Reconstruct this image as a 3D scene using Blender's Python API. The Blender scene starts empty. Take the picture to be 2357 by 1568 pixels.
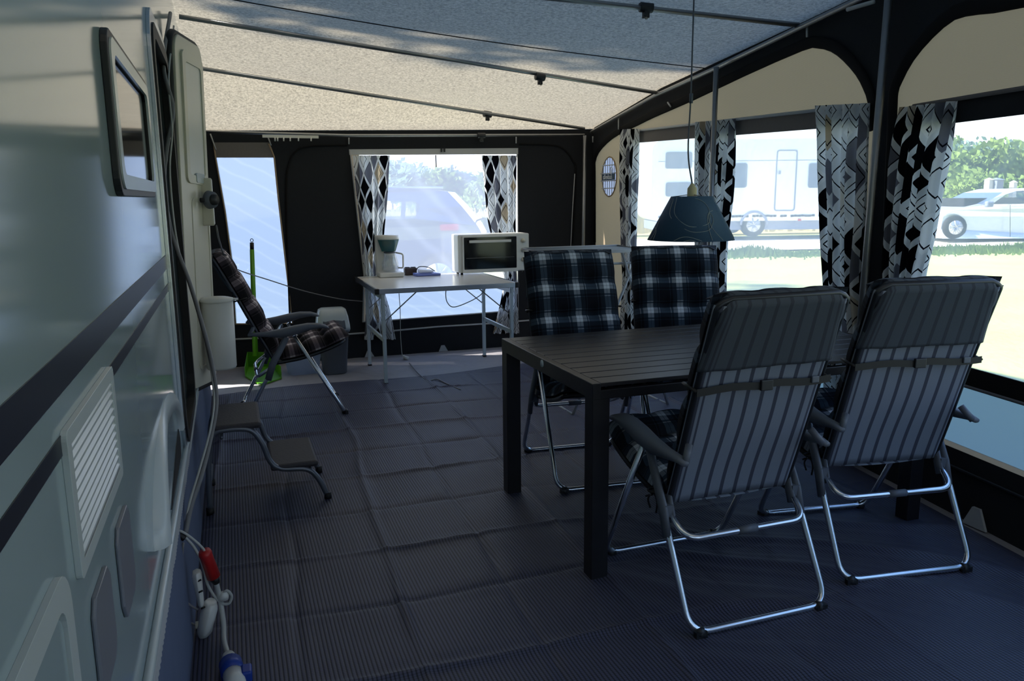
import bpy, bmesh, math, random
from mathutils import Vector, Matrix, noise
from mathutils.geometry import tessellate_polygon
V = Vector
scene = bpy.context.scene
C = scene.collection
random.seed(7)
PI = math.pi

# ---------------------------------------------------------------- camera
FPX, CX, CY, EYE = 1805.0, 1178.5, 784.0, 1.376
def cv(px, py): return V((px - CX, -(py - CY), -FPX))
_y = cv(520, 460).normalized()
_x = cv(6304, 405); _x = (_x - _x.dot(_y) * _y).normalized()
_z = _x.cross(_y)
ROT = Matrix((_x, _y, _z))                    # world = ROT @ camera
EYEP = V((0, 0, EYE))
def ray(px, py): return (ROT @ cv(px, py)).normalized()
def gz(px, py, z=0.0):
    d = ray(px, py); return EYEP + d * ((z - EYE) / d.z)
def gx(px, py, x):
    d = ray(px, py); return EYEP + d * (x / d.x)
def gy(px, py, y):
    d = ray(px, py); return EYEP + d * (y / d.y)
def gline(px, py, A, B):                       # vertical plane through A and B (xy)
    d = ray(px, py); n = V((-(B[1] - A[1]), B[0] - A[0], 0))
    return EYEP + d * (n.dot(V((A[0], A[1], 0))) / n.dot(d))
cam = bpy.data.cameras.new('camera'); camo = bpy.data.objects.new('camera', cam); C.objects.link(camo)
camo.matrix_world = Matrix.Translation(EYEP) @ ROT.to_4x4()
cam.sensor_fit = 'HORIZONTAL'; cam.sensor_width = 36; cam.lens = 36 * FPX / 2357; cam.clip_start = 0.02; cam.clip_end = 500
scene.camera = camo

# ---------------------------------------------------------------- light
SUN_DIR = V((-0.72, 0.26, 0.66)).normalized()  # towards the sun
sl = bpy.data.lights.new('sun', 'SUN'); sl.energy = 19.0; sl.angle = math.radians(1.2); sl.color = (1.0, 0.95, 0.86)
so = bpy.data.objects.new('sun', sl); C.objects.link(so)
so.rotation_euler = SUN_DIR.to_track_quat('Z', 'Y').to_euler()
world = bpy.data.worlds.new('sky'); scene.world = world; world.use_nodes = True
wt = world.node_tree; wt.nodes.clear()
wo = wt.nodes.new('ShaderNodeOutputWorld'); wb = wt.nodes.new('ShaderNodeBackground')
wc = wt.nodes.new('ShaderNodeTexCoord'); wsx = wt.nodes.new('ShaderNodeSeparateXYZ'); wr = wt.nodes.new('ShaderNodeValToRGB')
wt.links.new(wc.outputs['Generated'], wsx.inputs[0]); wt.links.new(wsx.outputs['Z'], wr.inputs[0])
wt.links.new(wr.outputs[0], wb.inputs[0]); wt.links.new(wb.outputs[0], wo.inputs[0])
e = wr.color_ramp.elements
e[0].position = 0.0; e[0].color = (1.0, 1.0, 1.0, 1); e[1].position = 1.0; e[1].color = (0.13, 0.30, 0.80, 1)
k = e.new(0.18); k.color = (0.64, 0.81, 1.0, 1)
k = e.new(0.45); k.color = (0.28, 0.50, 0.95, 1)
wb.inputs[1].default_value = 2.35
vs = scene.view_settings; vs.view_transform = 'Standard'; vs.look = 'None'; vs.gamma = 1; vs.exposure = 0.0; vs.use_curve_mapping = False
scene.display_settings.display_device = 'sRGB'

# ---------------------------------------------------------------- materials
def lin(c):
    r = []
    for a in c[:3]:
        a /= 255.0
        r.append(a / 12.92 if a <= 0.04045 else ((a + 0.055) / 1.055) ** 2.4)
    return (r[0], r[1], r[2], 1)
class NT:
    def __init__(s, name):
        s.m = bpy.data.materials.new(name); s.m.use_nodes = True; s.t = s.m.node_tree; s.t.nodes.clear()
        s.out = s.t.nodes.new('ShaderNodeOutputMaterial')
    def n(s, typ, **kw):
        o = s.t.nodes.new('ShaderNode' + typ)
        for k_, v_ in kw.items():
            if k_.startswith('p_'): setattr(o, k_[2:], v_)
            else: s.set(o.inputs[k_.replace('_', ' ')], v_)
        return o
    def set(s, inp, v_):
        if isinstance(v_, bpy.types.NodeSocket): s.t.links.new(v_, inp)
        else: inp.default_value = v_
    def ma(s, op, a, b=0.0, c=0.0):
        o = s.t.nodes.new('ShaderNodeMath'); o.operation = op
        s.set(o.inputs[0], a); s.set(o.inputs[1], b); s.set(o.inputs[2], c); return o.outputs[0]
    def mix(s, f, a, b, mode='MIX'):
        o = s.t.nodes.new('ShaderNodeMixRGB'); o.blend_type = mode
        s.set(o.inputs[0], f); s.set(o.inputs[1], a); s.set(o.inputs[2], b); return o.outputs[0]
    def ramp(s, f, *st):
        o = s.t.nodes.new('ShaderNodeValToRGB'); el = o.color_ramp.elements
        el[0].position, el[0].color = st[0]; el[1].position, el[1].color = st[-1]
        for p, c in st[1:-1]: q = el.new(p); q.color = c
        s.set(o.inputs[0], f); return o.outputs[0]
    def noise(s, scale, detail=3, vec=None, rough=0.5):
        o = s.n('TexNoise', Scale=scale, Detail=detail, Roughness=rough)
        s.set(o.inputs['Vector'], vec if vec is not None else s.obj()); return o.outputs[0]
    def obj(s):
        if not hasattr(s, '_tc'): s._tc = s.t.nodes.new('ShaderNodeTexCoord')
        return s._tc.outputs['Object']
    def uv(s):
        s.obj(); o = s.t.nodes.new('ShaderNodeSeparateXYZ'); s.set(o.inputs[0], s._tc.outputs['UV']); return o.outputs[0], o.outputs[1]
    def bump(s, h, strength=0.3, dist=0.01):
        o = s.t.nodes.new('ShaderNodeBump'); s.set(o.inputs['Height'], h); o.inputs['Strength'].default_value = strength; o.inputs['Distance'].default_value = dist; return o.outputs[0]
    def bsdf(s, color, rough=0.5, metal=0.0, spec=0.5, normal=None, coat=0.0, **kw):
        o = s.t.nodes.new('ShaderNodeBsdfPrincipled')
        s.set(o.inputs['Base Color'], color); s.set(o.inputs['Roughness'], rough); o.inputs['Metallic'].default_value = metal
        o.inputs['Specular IOR Level'].default_value = spec; o.inputs['Coat Weight'].default_value = coat; o.inputs['Coat Roughness'].default_value = 0.04
        if normal is not None: s.set(o.inputs['Normal'], normal)
        for k_, v_ in kw.items(): s.set(o.inputs[k_], v_)
        return o.outputs[0]
    def end(s, sh): s.t.links.new(sh, s.out.inputs[0]); return s.m
def plain(name, col, rough=0.5, metal=0.0, spec=0.5, coat=0.0, nscale=0, namp=0.15, bs=0):
    t = NT(name); c = lin(col); nrm = None
    if nscale:
        f = t.noise(nscale, 4)
        c = t.mix(f, tuple(x * (1 - namp) for x in c[:3]) + (1,), tuple(min(1, x * (1 + namp)) for x in c[:3]) + (1,))
        if bs: nrm = t.bump(f, bs, 0.005)
    return t.end(t.bsdf(c, rough, metal, spec, nrm, coat))
M = {}
M['alu'] = plain('brushed_aluminium', (222, 228, 236), 0.24, 1.0, nscale=60, namp=0.05)
M['steel_grey'] = plain('grey_pole', (150, 152, 154), 0.38, 0.9, nscale=30, namp=0.1)
M['dark_metal'] = plain('dark_metal', (60, 62, 66), 0.4, 0.8)
M['grey_plastic'] = plain('grey_plastic', (92, 98, 108), 0.5, nscale=80, namp=0.04)
M['dark_plastic'] = plain('dark_plastic', (34, 36, 40), 0.45)
M['black'] = plain('black_rubber', (14, 14, 16), 0.55)
M['gloss_black'] = plain('gloss_black', (10, 12, 16), 0.08)
M['white_plastic'] = plain('white_plastic', (214, 214, 208), 0.35, nscale=12, namp=0.03)
M['cream'] = plain('cream_moulding', (206, 202, 184), 0.35, nscale=6, namp=0.04)
M['desk_white'] = plain('desk_white', (214, 212, 206), 0.22, nscale=15, namp=0.04)
M['caravan'] = plain('caravan_gelcoat', (150, 168, 176), 0.10, coat=0.0, nscale=2, namp=0.03)
M['caravan_trim'] = plain('caravan_trim', (190, 200, 204), 0.25, nscale=8, namp=0.03)
M['stripe'] = plain('navy_stripe', (24, 28, 42), 0.3, spec=0.3)
M['recess'] = plain('grey_flap', (118, 122, 134), 0.3)
M['table'] = None
M['red'] = plain('red_plastic', (176, 30, 30), 0.4)
M['blue'] = plain('blue_plastic', (24, 60, 150), 0.4)
M['green'] = plain('lime_plastic', (84, 150, 22), 0.4)
M['pad_blue'] = plain('blue_notepad', (116, 130, 196), 0.6)
M['paper'] = plain('paper', (226, 230, 240), 0.7)
M['brown'] = plain('brown_case', (66, 52, 48), 0.6, nscale=40, namp=0.2)
M['shade'] = plain('teal_lampshade', (52, 84, 112), 0.7, nscale=90, namp=0.08)
M['swirl'] = plain('pale_stitch', (150, 160, 158), 0.6)
M['bulb_holder'] = plain('lamp_holder', (196, 190, 150), 0.4)
M['dark_cloth'] = plain('charcoal_canvas', (38, 40, 44), 0.9, spec=0.2, nscale=35, namp=0.12, bs=0.1)
M['black_cloth'] = plain('black_band', (20, 20, 22), 0.85, spec=0.2, nscale=40, namp=0.1)
M['strap_white'] = plain('pale_webbing', (180, 182, 184), 0.7)
M['header_grey'] = plain('grey_header', (112, 108, 106), 0.85, spec=0.2, nscale=50, namp=0.08)
M['step_tread'] = plain('ribbed_tread', (58, 56, 62), 0.6, nscale=90, namp=0.3, bs=0.3)
M['step_tube'] = plain('grey_tube', (112, 118, 128), 0.35, 0.6)
M['skirt'] = plain('skirt_cloth', (92, 104, 132), 0.75, nscale=9, namp=0.1, bs=0.2)
M['cable'] = plain('white_cable', (178, 180, 176), 0.45)
M['cable_grey'] = plain('grey_cable', (120, 120, 122), 0.45)
M['car_grey'] = plain('blue_grey_paint', (70, 84, 122), 0.2, 0.2, coat=0.6)
M['car_silver'] = plain('silver_paint', (200, 206, 216), 0.25, 0.3, coat=0.5)
M['tyre'] = plain('tyre', (26, 26, 28), 0.8)
M['hub'] = plain('alloy_wheel', (170, 174, 180), 0.35, 0.7)
M['far_white'] = plain('far_caravan_white', (232, 234, 236), 0.3, nscale=1, namp=0.02)
M['far_grey'] = plain('far_caravan_grey', (120, 128, 150), 0.4)
M['far_glass'] = plain('far_tinted_glass', (80, 96, 120), 0.12)
M['tail_red'] = plain('tail_lamp', (190, 40, 50), 0.2)
M['roof_tile'] = plain('red_tile_roof', (170, 80, 62), 0.8, nscale=3, namp=0.2)
M['brick'] = plain('brick_wall', (172, 100, 76), 0.85, nscale=4, namp=0.2)
M['post'] = plain('post_white', (200, 200, 196), 0.6)
M['bark'] = plain('bark', (82, 70, 58), 0.9, nscale=8, namp=0.3)

def fabric_roof():
    t = NT('cream_roof_canvas')
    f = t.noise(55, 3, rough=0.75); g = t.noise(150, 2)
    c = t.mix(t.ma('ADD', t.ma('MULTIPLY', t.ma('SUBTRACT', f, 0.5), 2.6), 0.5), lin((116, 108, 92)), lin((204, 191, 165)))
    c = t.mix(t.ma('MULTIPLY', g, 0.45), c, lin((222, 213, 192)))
    d = t.n('BsdfDiffuse', Color=c); r = t.n('BsdfTranslucent', Color=c)
    mx = t.n('MixShader', Fac=0.25); t.set(mx.inputs[1], d.outputs[0]); t.set(mx.inputs[2], r.outputs[0])
    return t.end(mx.outputs[0])
M['roof'] = fabric_roof()
def fabric_beige():
    t = NT('beige_canvas')
    o = t.n('TexWave', Scale=60.0, Distortion=3.0, Detail=2.0, p_bands_direction='Z'); t.set(o.inputs['Vector'], t.obj())
    c = t.mix(t.ma('MULTIPLY', o.outputs['Fac'], 0.6), lin((176, 156, 132)), lin((194, 174, 148)))
    d = t.n('BsdfDiffuse', Color=c); r = t.n('BsdfTranslucent', Color=c)
    mx = t.n('MixShader', Fac=0.27); t.set(mx.inputs[1], d.outputs[0]); t.set(mx.inputs[2], r.outputs[0])
    return t.end(mx.outputs[0])
M['beige'] = fabric_beige()
def foil(name, col, fac, gl=0.06, streak=0.0, rough=0.12, crease=0.0):
    t = NT(name); cc = lin(col)
    if crease:
        w = t.n('TexWave', Scale=2.6, Distortion=2.2, Detail=2.0); mp = t.n('Mapping'); t.set(mp.inputs['Vector'], t.obj()); mp.inputs['Rotation'].default_value = (0, math.radians(62), 0); t.set(w.inputs['Vector'], mp.outputs[0])
        cc = t.mix(t.ma('MULTIPLY', t.ma('POWER', w.outputs['Fac'], 14.0), crease), cc, (1, 1, 1, 1))
    tr = t.n('BsdfTransparent'); d = t.n('BsdfDiffuse', Color=cc); r = t.n('BsdfTranslucent', Color=cc)
    a = t.n('MixShader', Fac=0.75); t.set(a.inputs[1], d.outputs[0]); t.set(a.inputs[2], r.outputs[0])
    ff = fac
    if streak:
        o = t.n('TexWave', Scale=1.3, Distortion=2.5, Detail=2.0, p_bands_direction='DIAGONAL'); t.set(o.inputs['Vector'], t.obj())
        ff = t.ma('ADD', t.ma('MULTIPLY', t.ma('POWER', o.outputs['Fac'], 9.0), streak), fac)
    b = t.n('MixShader'); t.set(b.inputs[0], ff); t.set(b.inputs[1], tr.outputs[0]); t.set(b.inputs[2], a.outputs[0])
    g = t.n('BsdfGlossy', Roughness=rough); c = t.n('MixShader', Fac=gl); t.set(c.inputs[1], b.outputs[0]); t.set(c.inputs[2], g.outputs[0])
    return t.end(c.outputs[0])
M['foil'] = foil('clear_window_foil', (226, 236, 240), 0.32, streak=0.05)
M['foil_far'] = foil('hazy_window_foil', (200, 208, 240), 0.44, streak=0.06)
M['foil_mid'] = foil('soft_window_foil', (236, 240, 250), 0.50, streak=0.03)
M['milky'] = foil('milky_window_foil', (136, 152, 188), 0.97, 0.03, rough=0.3, crease=0.04)
M['milky_dim'] = foil('frosted_green_foil', (126, 148, 156), 0.96, 0.03, rough=0.3)
M['car_glass'] = foil('car_glass', (150, 180, 190), 0.12, 0.12, rough=0.03)
M['jug'] = foil('glass_jug', (220, 226, 226), 0.18, 0.14, rough=0.03)
M['teal_clear'] = foil('teal_filter_plastic', (46, 118, 124), 0.8, 0.06)
M['tub'] = foil('translucent_tub', (190, 204, 226), 0.75, 0.06)

def plaid():
    t = NT('navy_plaid_cloth'); u, v = t.uv()
    def band(x, c, w):        # soft edged band centred at c in the period
        f = t.ma('FRACT', t.ma('DIVIDE', x, 0.165))
        return t.ma('LESS_THAN', t.ma('ABSOLUTE', t.ma('SUBTRACT', f, c)), w)
    def stripes(x):
        a = t.ma('MULTIPLY', band(x, 0.5, 0.10), 0.62)
        b = t.ma('MULTIPLY', band(x, 0.5, 0.005), -0.35)
        c = t.ma('MULTIPLY', band(x, 0.67, 0.07), 0.20)
        d = t.ma('MULTIPLY', band(x, 0.33, 0.07), 0.20)
        g = t.ma('MULTIPLY', band(x, 0.82, 0.012), 0.25)
        h = t.ma('MULTIPLY', band(x, 0.20, 0.012), 0.25)
        return t.ma('ADD', t.ma('ADD', t.ma('ADD', a, b), t.ma('ADD', c, d)), t.ma('ADD', g, h))
    s = t.ma('MULTIPLY', t.ma('ADD', stripes(u), stripes(v)), 0.8)
    f = t.ma('POWER', t.ma('MAXIMUM', s, 0.0), 1.45)
    c = t.ramp(f, (0.0, lin((13, 16, 26))), (0.35, lin((54, 70, 86))), (1.0, lin((220, 226, 234))))
    w = t.n('TexWave', Scale=260.0, p_bands_direction='DIAGONAL'); t.set(w.inputs['Vector'], t.obj())
    return t.end(t.bsdf(c, 0.85, spec=0.2, normal=t.bump(w.outputs['Fac'], 0.1, 0.002)))
M['plaid'] = plaid()
def plaid_black():
    m = M['plaid'].copy(); m.name = 'black_plaid_cloth'
    for n in m.node_tree.nodes:
        if n.bl_idname == 'ShaderNodeValToRGB':
            e_ = n.color_ramp.elements
            e_[0].color = lin((20, 18, 22)); e_[1].color = lin((104, 92, 98)); e_[2].color = lin((230, 218, 216))
    return m
M['plaid_black'] = plaid_black()
def stripe_cloth(name, base, dark, edge):
    t = NT(name); u, v = t.uv()
    f = t.ma('FRACT', t.ma('ADD', t.ma('DIVIDE', u, 0.0555), 0.25))
    a = t.ma('LESS_THAN', t.ma('ABSOLUTE', t.ma('SUBTRACT', f, 0.5)), 0.13)
    ed = t.ma('GREATER_THAN', t.ma('ABSOLUTE', u), 0.205)
    f2 = t.ma('FRACT', t.ma('DIVIDE', u, 0.016)); b = t.ma('LESS_THAN', f2, 0.5)
    k1 = t.ma('MAXIMUM', t.ma('MULTIPLY', a, t.ma('SUBTRACT', 1.0, ed)), t.ma('MULTIPLY', b, ed))
    c = t.mix(k1, lin(base), lin(dark))
    return t.end(t.bsdf(c, 0.8, spec=0.25, normal=t.bump(t.noise(300, 2), 0.15, 0.002)))
M['sling'] = stripe_cloth('striped_grey_sling', (124, 132, 146), (68, 72, 86), 0)
M['hood'] = stripe_cloth('striped_dark_hood', (72, 79, 88), (58, 62, 72), 0)

def curtain_mat():
    t = NT('patterned_curtain'); u, v = t.uv()
    def cell(du, dv, W=0.150, H=0.235):
        a = t.ma('ADD', t.ma('DIVIDE', u, W), du); b = t.ma('ADD', t.ma('DIVIDE', v, H), dv)
        d = t.ma('ADD', t.ma('ABSOLUTE', t.ma('SUBTRACT', t.ma('FRACT', a), 0.5)), t.ma('ABSOLUTE', t.ma('SUBTRACT', t.ma('FRACT', b), 0.5)))
        cm = t.n('CombineXYZ'); t.set(cm.inputs[0], t.ma('FLOOR', a)); t.set(cm.inputs[1], t.ma('FLOOR', b)); cm.inputs[2].default_value = du * 3.7
        wn = t.n('TexWhiteNoise', p_noise_dimensions='3D'); t.set(wn.inputs['Vector'], cm.outputs[0])
        return d, wn.outputs['Value']
    d1, r1 = cell(0.0, 0.0); d2, r2 = cell(0.5, 0.5)
    col = lin((214, 218, 222))
    def dia(col, d, r):
        m = t.ma('MULTIPLY', t.ma('LESS_THAN', d, 0.42), t.ma('LESS_THAN', r, 0.74))
        pal = t.ramp(r, (0.0, lin((12, 12, 16))), (0.30, lin((14, 14, 18))), (0.31, lin((104, 106, 118))), (0.48, lin((110, 112, 122))), (0.49, lin((176, 162, 140))), (0.54, lin((176, 162, 140))), (0.55, lin((226, 228, 230))), (1.0, lin((226, 228, 230))))
        return t.mix(m, col, pal)
    def line(col, d, r, at, w, lo):
        m = t.ma('MULTIPLY', t.ma('LESS_THAN', t.ma('ABSOLUTE', t.ma('SUBTRACT', d, at)), w), t.ma('GREATER_THAN', r, lo))
        return t.mix(m, col, lin((22, 22, 30)))
    col = dia(col, d1, r1); col = dia(col, d2, r2)
    col = line(col, d1, r1, 0.30, 0.020, 0.45); col = line(col, d2, r2, 0.24, 0.018, 0.5); col = line(col, d2, r2, 0.40, 0.014, 0.35)
    d = t.n('BsdfDiffuse', Color=col); r = t.n('BsdfTranslucent', Color=col)
    mx = t.n('MixShader', Fac=0.30); t.set(mx.inputs[1], d.outputs[0]); t.set(mx.inputs[2], r.outputs[0])
    return t.end(mx.outputs[0])
M['curtain'] = curtain_mat()
def carpet_mat():
    t = NT('ribbed_awning_carpet')
    s = t.n('SeparateXYZ'); t.set(s.inputs[0], t.obj())
    fx = t.ma('FRACT', t.ma('DIVIDE', s.outputs[0], 0.0125)); fy = t.ma('FRACT', t.ma('DIVIDE', s.outputs[1], 0.009))
    rib = t.ma('SUBTRACT', 1.0, t.ma('ABSOLUTE', t.ma('SUBTRACT', t.ma('MULTIPLY', fx, 2.0), 1.0)))
    rx = t.ma('SMOOTH_MIN', t.ma('MULTIPLY', rib, 1.6), 1.0, 0.2)
    hy = t.ma('MULTIPLY', t.ma('LESS_THAN', fy, 0.3), 0.35)
    f = t.ma('MAXIMUM', t.ma('SUBTRACT', rx, hy), 0.0)
    big = t.noise(0.8, 3)
    base = t.mix(big, lin((70, 74, 104)), lin((88, 86, 100)))
    c = t.mix(f, lin((26, 28, 38)), base)
    return t.end(t.bsdf(c, 0.5, spec=0.45, normal=t.bump(f, 0.35, 0.003)))
M['carpet'] = carpet_mat()
def ground_sheet():
    t = NT('grey_groundsheet'); f = t.noise(3, 5)
    c = t.mix(f, lin((136, 134, 140)), lin((172, 168, 172)))
    return t.end(t.bsdf(c, 0.5, spec=0.4, normal=t.bump(t.noise(14, 4), 0.35, 0.02)))
M['groundsheet'] = ground_sheet()
def table_mat(name, a, b):
    t = NT(name); w = t.n('TexNoise', Scale=3.0, Detail=5.0)
    mp = t.n('Mapping'); t.set(mp.inputs['Vector'], t.obj()); mp.inputs['Scale'].default_value = (3, 60, 20); t.set(w.inputs['Vector'], mp.outputs[0])
    c = t.mix(w.outputs[0], lin(a), lin(b))
    return t.end(t.bsdf(c, 0.36, spec=0.5, normal=t.bump(w.outputs[0], 0.12, 0.002)))
M['slat'] = table_mat('dark_brown_slat', (32, 31, 35), (50, 48, 52))
M['table'] = table_mat('black_table_frame', (22, 22, 26), (32, 31, 36))
def grass_mat():
    t = NT('lawn_grass'); f = t.noise(0.35, 6, rough=0.7); g = t.noise(14, 4)
    c = t.mix(f, lin((132, 150, 84)), lin((204, 200, 146))); c = t.mix(t.ma('MULTIPLY', g, 0.4), c, lin((124, 146, 84)))
    return t.end(t.bsdf(c, 0.95, spec=0.1, normal=t.bump(g, 0.6, 0.03)))
M['grass'] = grass_mat()
def leaf_mat(name, a, b):
    t = NT(name); f = t.noise(1.2, 3)
    c = t.mix(f, lin(a), lin(b)); d = t.n('BsdfDiffuse', Color=c); r = t.n('BsdfTranslucent', Color=c)
    mx = t.n('MixShader', Fac=0.35); t.set(mx.inputs[1], d.outputs[0]); t.set(mx.inputs[2], r.outputs[0])
    return t.end(mx.outputs[0])
M['leaf'] = leaf_mat('green_leaves', (84, 116, 62), (146, 166, 92))
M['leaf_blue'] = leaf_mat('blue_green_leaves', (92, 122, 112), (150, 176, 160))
M['straw'] = leaf_mat('dry_grass', (190, 176, 120), (216, 204, 150))

# ---------------------------------------------------------------- mesh builder
class MB:
    def __init__(s): s.v = []; s.f = []; s.uv = {}; s.sm = []
    def add(s, vs_, fs, smooth=False, uvs=None):
        b = len(s.v); s.v += [V(p) for p in vs_]
        for i, f in enumerate(fs):
            if uvs is not None: s.uv[len(s.f)] = uvs[i]
            s.f.append([b + q for q in f]); s.sm.append(smooth)
        return s
    def box(s, c, d, rot=None):
        c = V(c); h = V(d) / 2; vs_ = []
        for z in (-1, 1):
            for y in (-1, 1):
                for x in (-1, 1):
                    p = V((x * h.x, y * h.y, z * h.z))
                    vs_.append(c + (rot @ p if rot else p))
        return s.add(vs_, [(0, 2, 3, 1), (4, 5, 7, 6), (0, 1, 5, 4), (1, 3, 7, 5), (3, 2, 6, 7), (2, 0, 4, 6)])
    def hexa(s, p): return s.add(p, [(0, 3, 2, 1), (4, 5, 6, 7), (0, 1, 5, 4), (1, 2, 6, 5), (2, 3, 7, 6), (3, 0, 4, 7)])
    def tube(s, pts, r, n=10, closed=False, flat=None):
        pts = [V(p) for p in pts]; N_ = len(pts); rings = []
        rr = r if isinstance(r, (list, tuple)) else [r] * N_
        prev = None
        for i, p in enumerate(pts):
            a = pts[i - 1] if i > 0 else (pts[-1] if closed else p); b = pts[(i + 1) % N_] if (i < N_ - 1 or closed) else p
            t = (b - a).normalized() if (b - a).length > 1e-9 else V((0, 0, 1))
            if prev is None:
                up = V((0, 0, 1)) if abs(t.z) < 0.95 else V((1, 0, 0)); nx = t.cross(up).normalized()
            else:
                nx = prev - t * prev.dot(t); nx = nx.normalized() if nx.length > 1e-6 else t.orthogonal().normalized()
            prev = nx; ny = t.cross(nx)
            rings.append([p + nx * (math.cos(2 * PI * k_ / n) * rr[i]) + ny * (math.sin(2 * PI * k_ / n) * rr[i] * (flat or 1)) for k_ in range(n)])
        vs_ = [q for r_ in rings for q in r_]; fs = []
        for i in range(N_ if closed else N_ - 1):
            j = (i + 1) % N_
            for k_ in range(n): fs.append((i * n + k_, i * n + (k_ + 1) % n, j * n + (k_ + 1) % n, j * n + k_))
        if not closed: fs.append(tuple(range(n - 1, -1, -1))); fs.append(tuple((N_ - 1) * n + k_ for k_ in range(n)))
        return s.add(vs_, fs, True)
    def cyl(s, a, b, r, r2=None, n=20, smooth=True):
        return s.tube([a, b], [r, r if r2 is None else r2], n) if smooth else s.tube([a, b], [r, r if r2 is None else r2], n)
    def lathe(s, c, prof, n=28, smooth=True):
        c = V(c); vs_ = []; fs = []
        for r, z in prof:
            for k_ in range(n): vs_.append(c + V((r * math.cos(2 * PI * k_ / n), r * math.sin(2 * PI * k_ / n), z)))
        for i in range(len(prof) - 1):
            for k_ in range(n): fs.append((i * n + k_, i * n + (k_ + 1) % n, (i + 1) * n + (k_ + 1) % n, (i + 1) * n + k_))
        return s.add(vs_, fs, smooth)
    def grid(s, fn, nu, nv, smooth=True, uvf=None):
        vs_ = [V(fn(i / nu, j / nv)) for j in range(nv + 1) for i in range(nu + 1)]; fs = []; uvs = []
        for j in range(nv):
            for i in range(nu):
                q = [(i, j), (i + 1, j), (i + 1, j + 1), (i, j + 1)]
                fs.append([b * (nu + 1) + a for a, b in q])
                if uvf: uvs.append([uvf(a / nu, b / nv) for a, b in q])
        return s.add(vs_, fs, smooth, uvs if uvf else None)
    def sheet(s, outer, holes, mp, th, nrm):
        """flat polygon with holes, mapped to 3-D by mp(a,b), given thickness th along nrm"""
        loops = [outer] + list(holes); flat = [V((a, b, 0)) for l in loops for a, b in l]
        tris = tessellate_polygon([[V((a, b, 0)) for a, b in l] for l in loops])
        P = [V(mp(p.x, p.y)) for p in flat]
        if not th: return s.add(P, [tuple(t_) for t_ in tris])
        Q = [p + V(nrm) * th for p in P]; n = len(P)
        fs = [tuple(t_) for t_ in tris] + [tuple(n + q for q in reversed(t_)) for t_ in tris]
        b = 0
        for l in loops:
            m = len(l)
            for i in range(m): fs.append((b + i, b + (i + 1) % m, n + b + (i + 1) % m, n + b + i))
            b += m
        return s.add(P + Q, fs)
    def build(s, name, mat, parent=None, world=False, bevel=0, solid=0, kind=None):
        off = V((0, 0, 0))
        if world and parent is not None:
            p_ = parent
            while p_ is not None: off += p_.location; p_ = p_.parent
        elif parent is None:
            lo = V((min(p.x for p in s.v), min(p.y for p in s.v), min(p.z for p in s.v))); hi = V((max(p.x for p in s.v), max(p.y for p in s.v), max(p.z for p in s.v)))
            off = V(((lo.x + hi.x) / 2, (lo.y + hi.y) / 2, lo.z))
        me = bpy.data.meshes.new(name); me.from_pydata([p - off for p in s.v], [], s.f); me.update()
        bm = bmesh.new(); bm.from_mesh(me); bmesh.ops.recalc_face_normals(bm, faces=bm.faces); bm.to_mesh(me); bm.free()
        me.polygons.foreach_set('use_smooth', s.sm)
        if s.uv:
            ul = me.uv_layers.new(name='UVMap')
            for pi, poly in enumerate(me.polygons):
                if pi in s.uv:
                    mp = {s.f[pi][q]: s.uv[pi][q] for q in range(len(s.f[pi]))}
                    for li in poly.loop_indices: ul.data[li].uv = mp[me.loops[li].vertex_index]
        me.materials.append(M[mat] if isinstance(mat, str) else mat)
        o = bpy.data.objects.new(name, me); C.objects.link(o)
        if parent is not None: o.parent = parent
        else: o.location = off
        if bevel:
            b = o.modifiers.new('bevel', 'BEVEL'); b.width = bevel; b.segments = 2; b.limit_method = 'ANGLE'; b.angle_limit = math.radians(40)
        if solid:
            b = o.modifiers.new('solid', 'SOLIDIFY'); b.thickness = solid; b.offset = 0
        if kind: o['kind'] = kind
        return o
def tag(o, label, cat, group=None, kind=None):
    o['label'] = label; o['category'] = cat
    if group: o['group'] = group
    if kind: o['kind'] = kind
    return o
def thing(name, loc, label, cat, group=None, rz=0):
    o = bpy.data.objects.new(name, None); o.empty_display_size = 0.1; C.objects.link(o); o.location = loc; o.rotation_euler = (0, 0, rz)
    return tag(o, label, cat, group)
def copy_tree(o, parent=None):
    c = o.copy(); C.objects.link(c)
    if parent is not None: c.parent = parent
    for ch in list(o.children): copy_tree(ch, c)
    return c
def fillet(pts, r, n=5, closed=False):
    pts = [V(p) for p in pts]; out = []; N_ = len(pts)
    for i, p in enumerate(pts):
        if not closed and i in (0, N_ - 1): out.append(p); continue
        a = pts[i - 1]; b = pts[(i + 1) % N_]; da = a - p; db = b - p
        k_ = min(r, da.length * 0.49, db.length * 0.49); pa = p + da.normalized() * k_; pb = p + db.normalized() * k_
        for j in range(n + 1):
            t = j / n; out.append(pa * (1 - t) ** 2 + p * 2 * t * (1 - t) + pb * t * t)
    return out
def spline(pts, n=8):
    pts = [V(p) for p in pts]; P = [pts[0] * 2 - pts[1]] + pts + [pts[-1] * 2 - pts[-2]]; out = []
    for i in range(1, len(P) - 2):
        for j in range(n):
            t = j / n; a, b, c, d = P[i - 1], P[i], P[i + 1], P[i + 2]
            out.append(0.5 * ((2 * b) + (c - a) * t + (2 * a - 5 * b + 4 * c - d) * t * t + (3 * b - a - 3 * c + d) * t ** 3))
    out.append(pts[-1]); return out
def rrect(x0, y0, x1, y1, r, n=5):
    o = []
    for cx_, cy_, a0 in ((x1 - r, y1 - r, 0), (x0 + r, y1 - r, PI / 2), (x0 + r, y0 + r, PI), (x1 - r, y0 + r, 1.5 * PI)):
        for j in range(n + 1): a = a0 + PI / 2 * j / n; o.append((cx_ + r * math.cos(a), cy_ + r * math.sin(a)))
    return o

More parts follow.
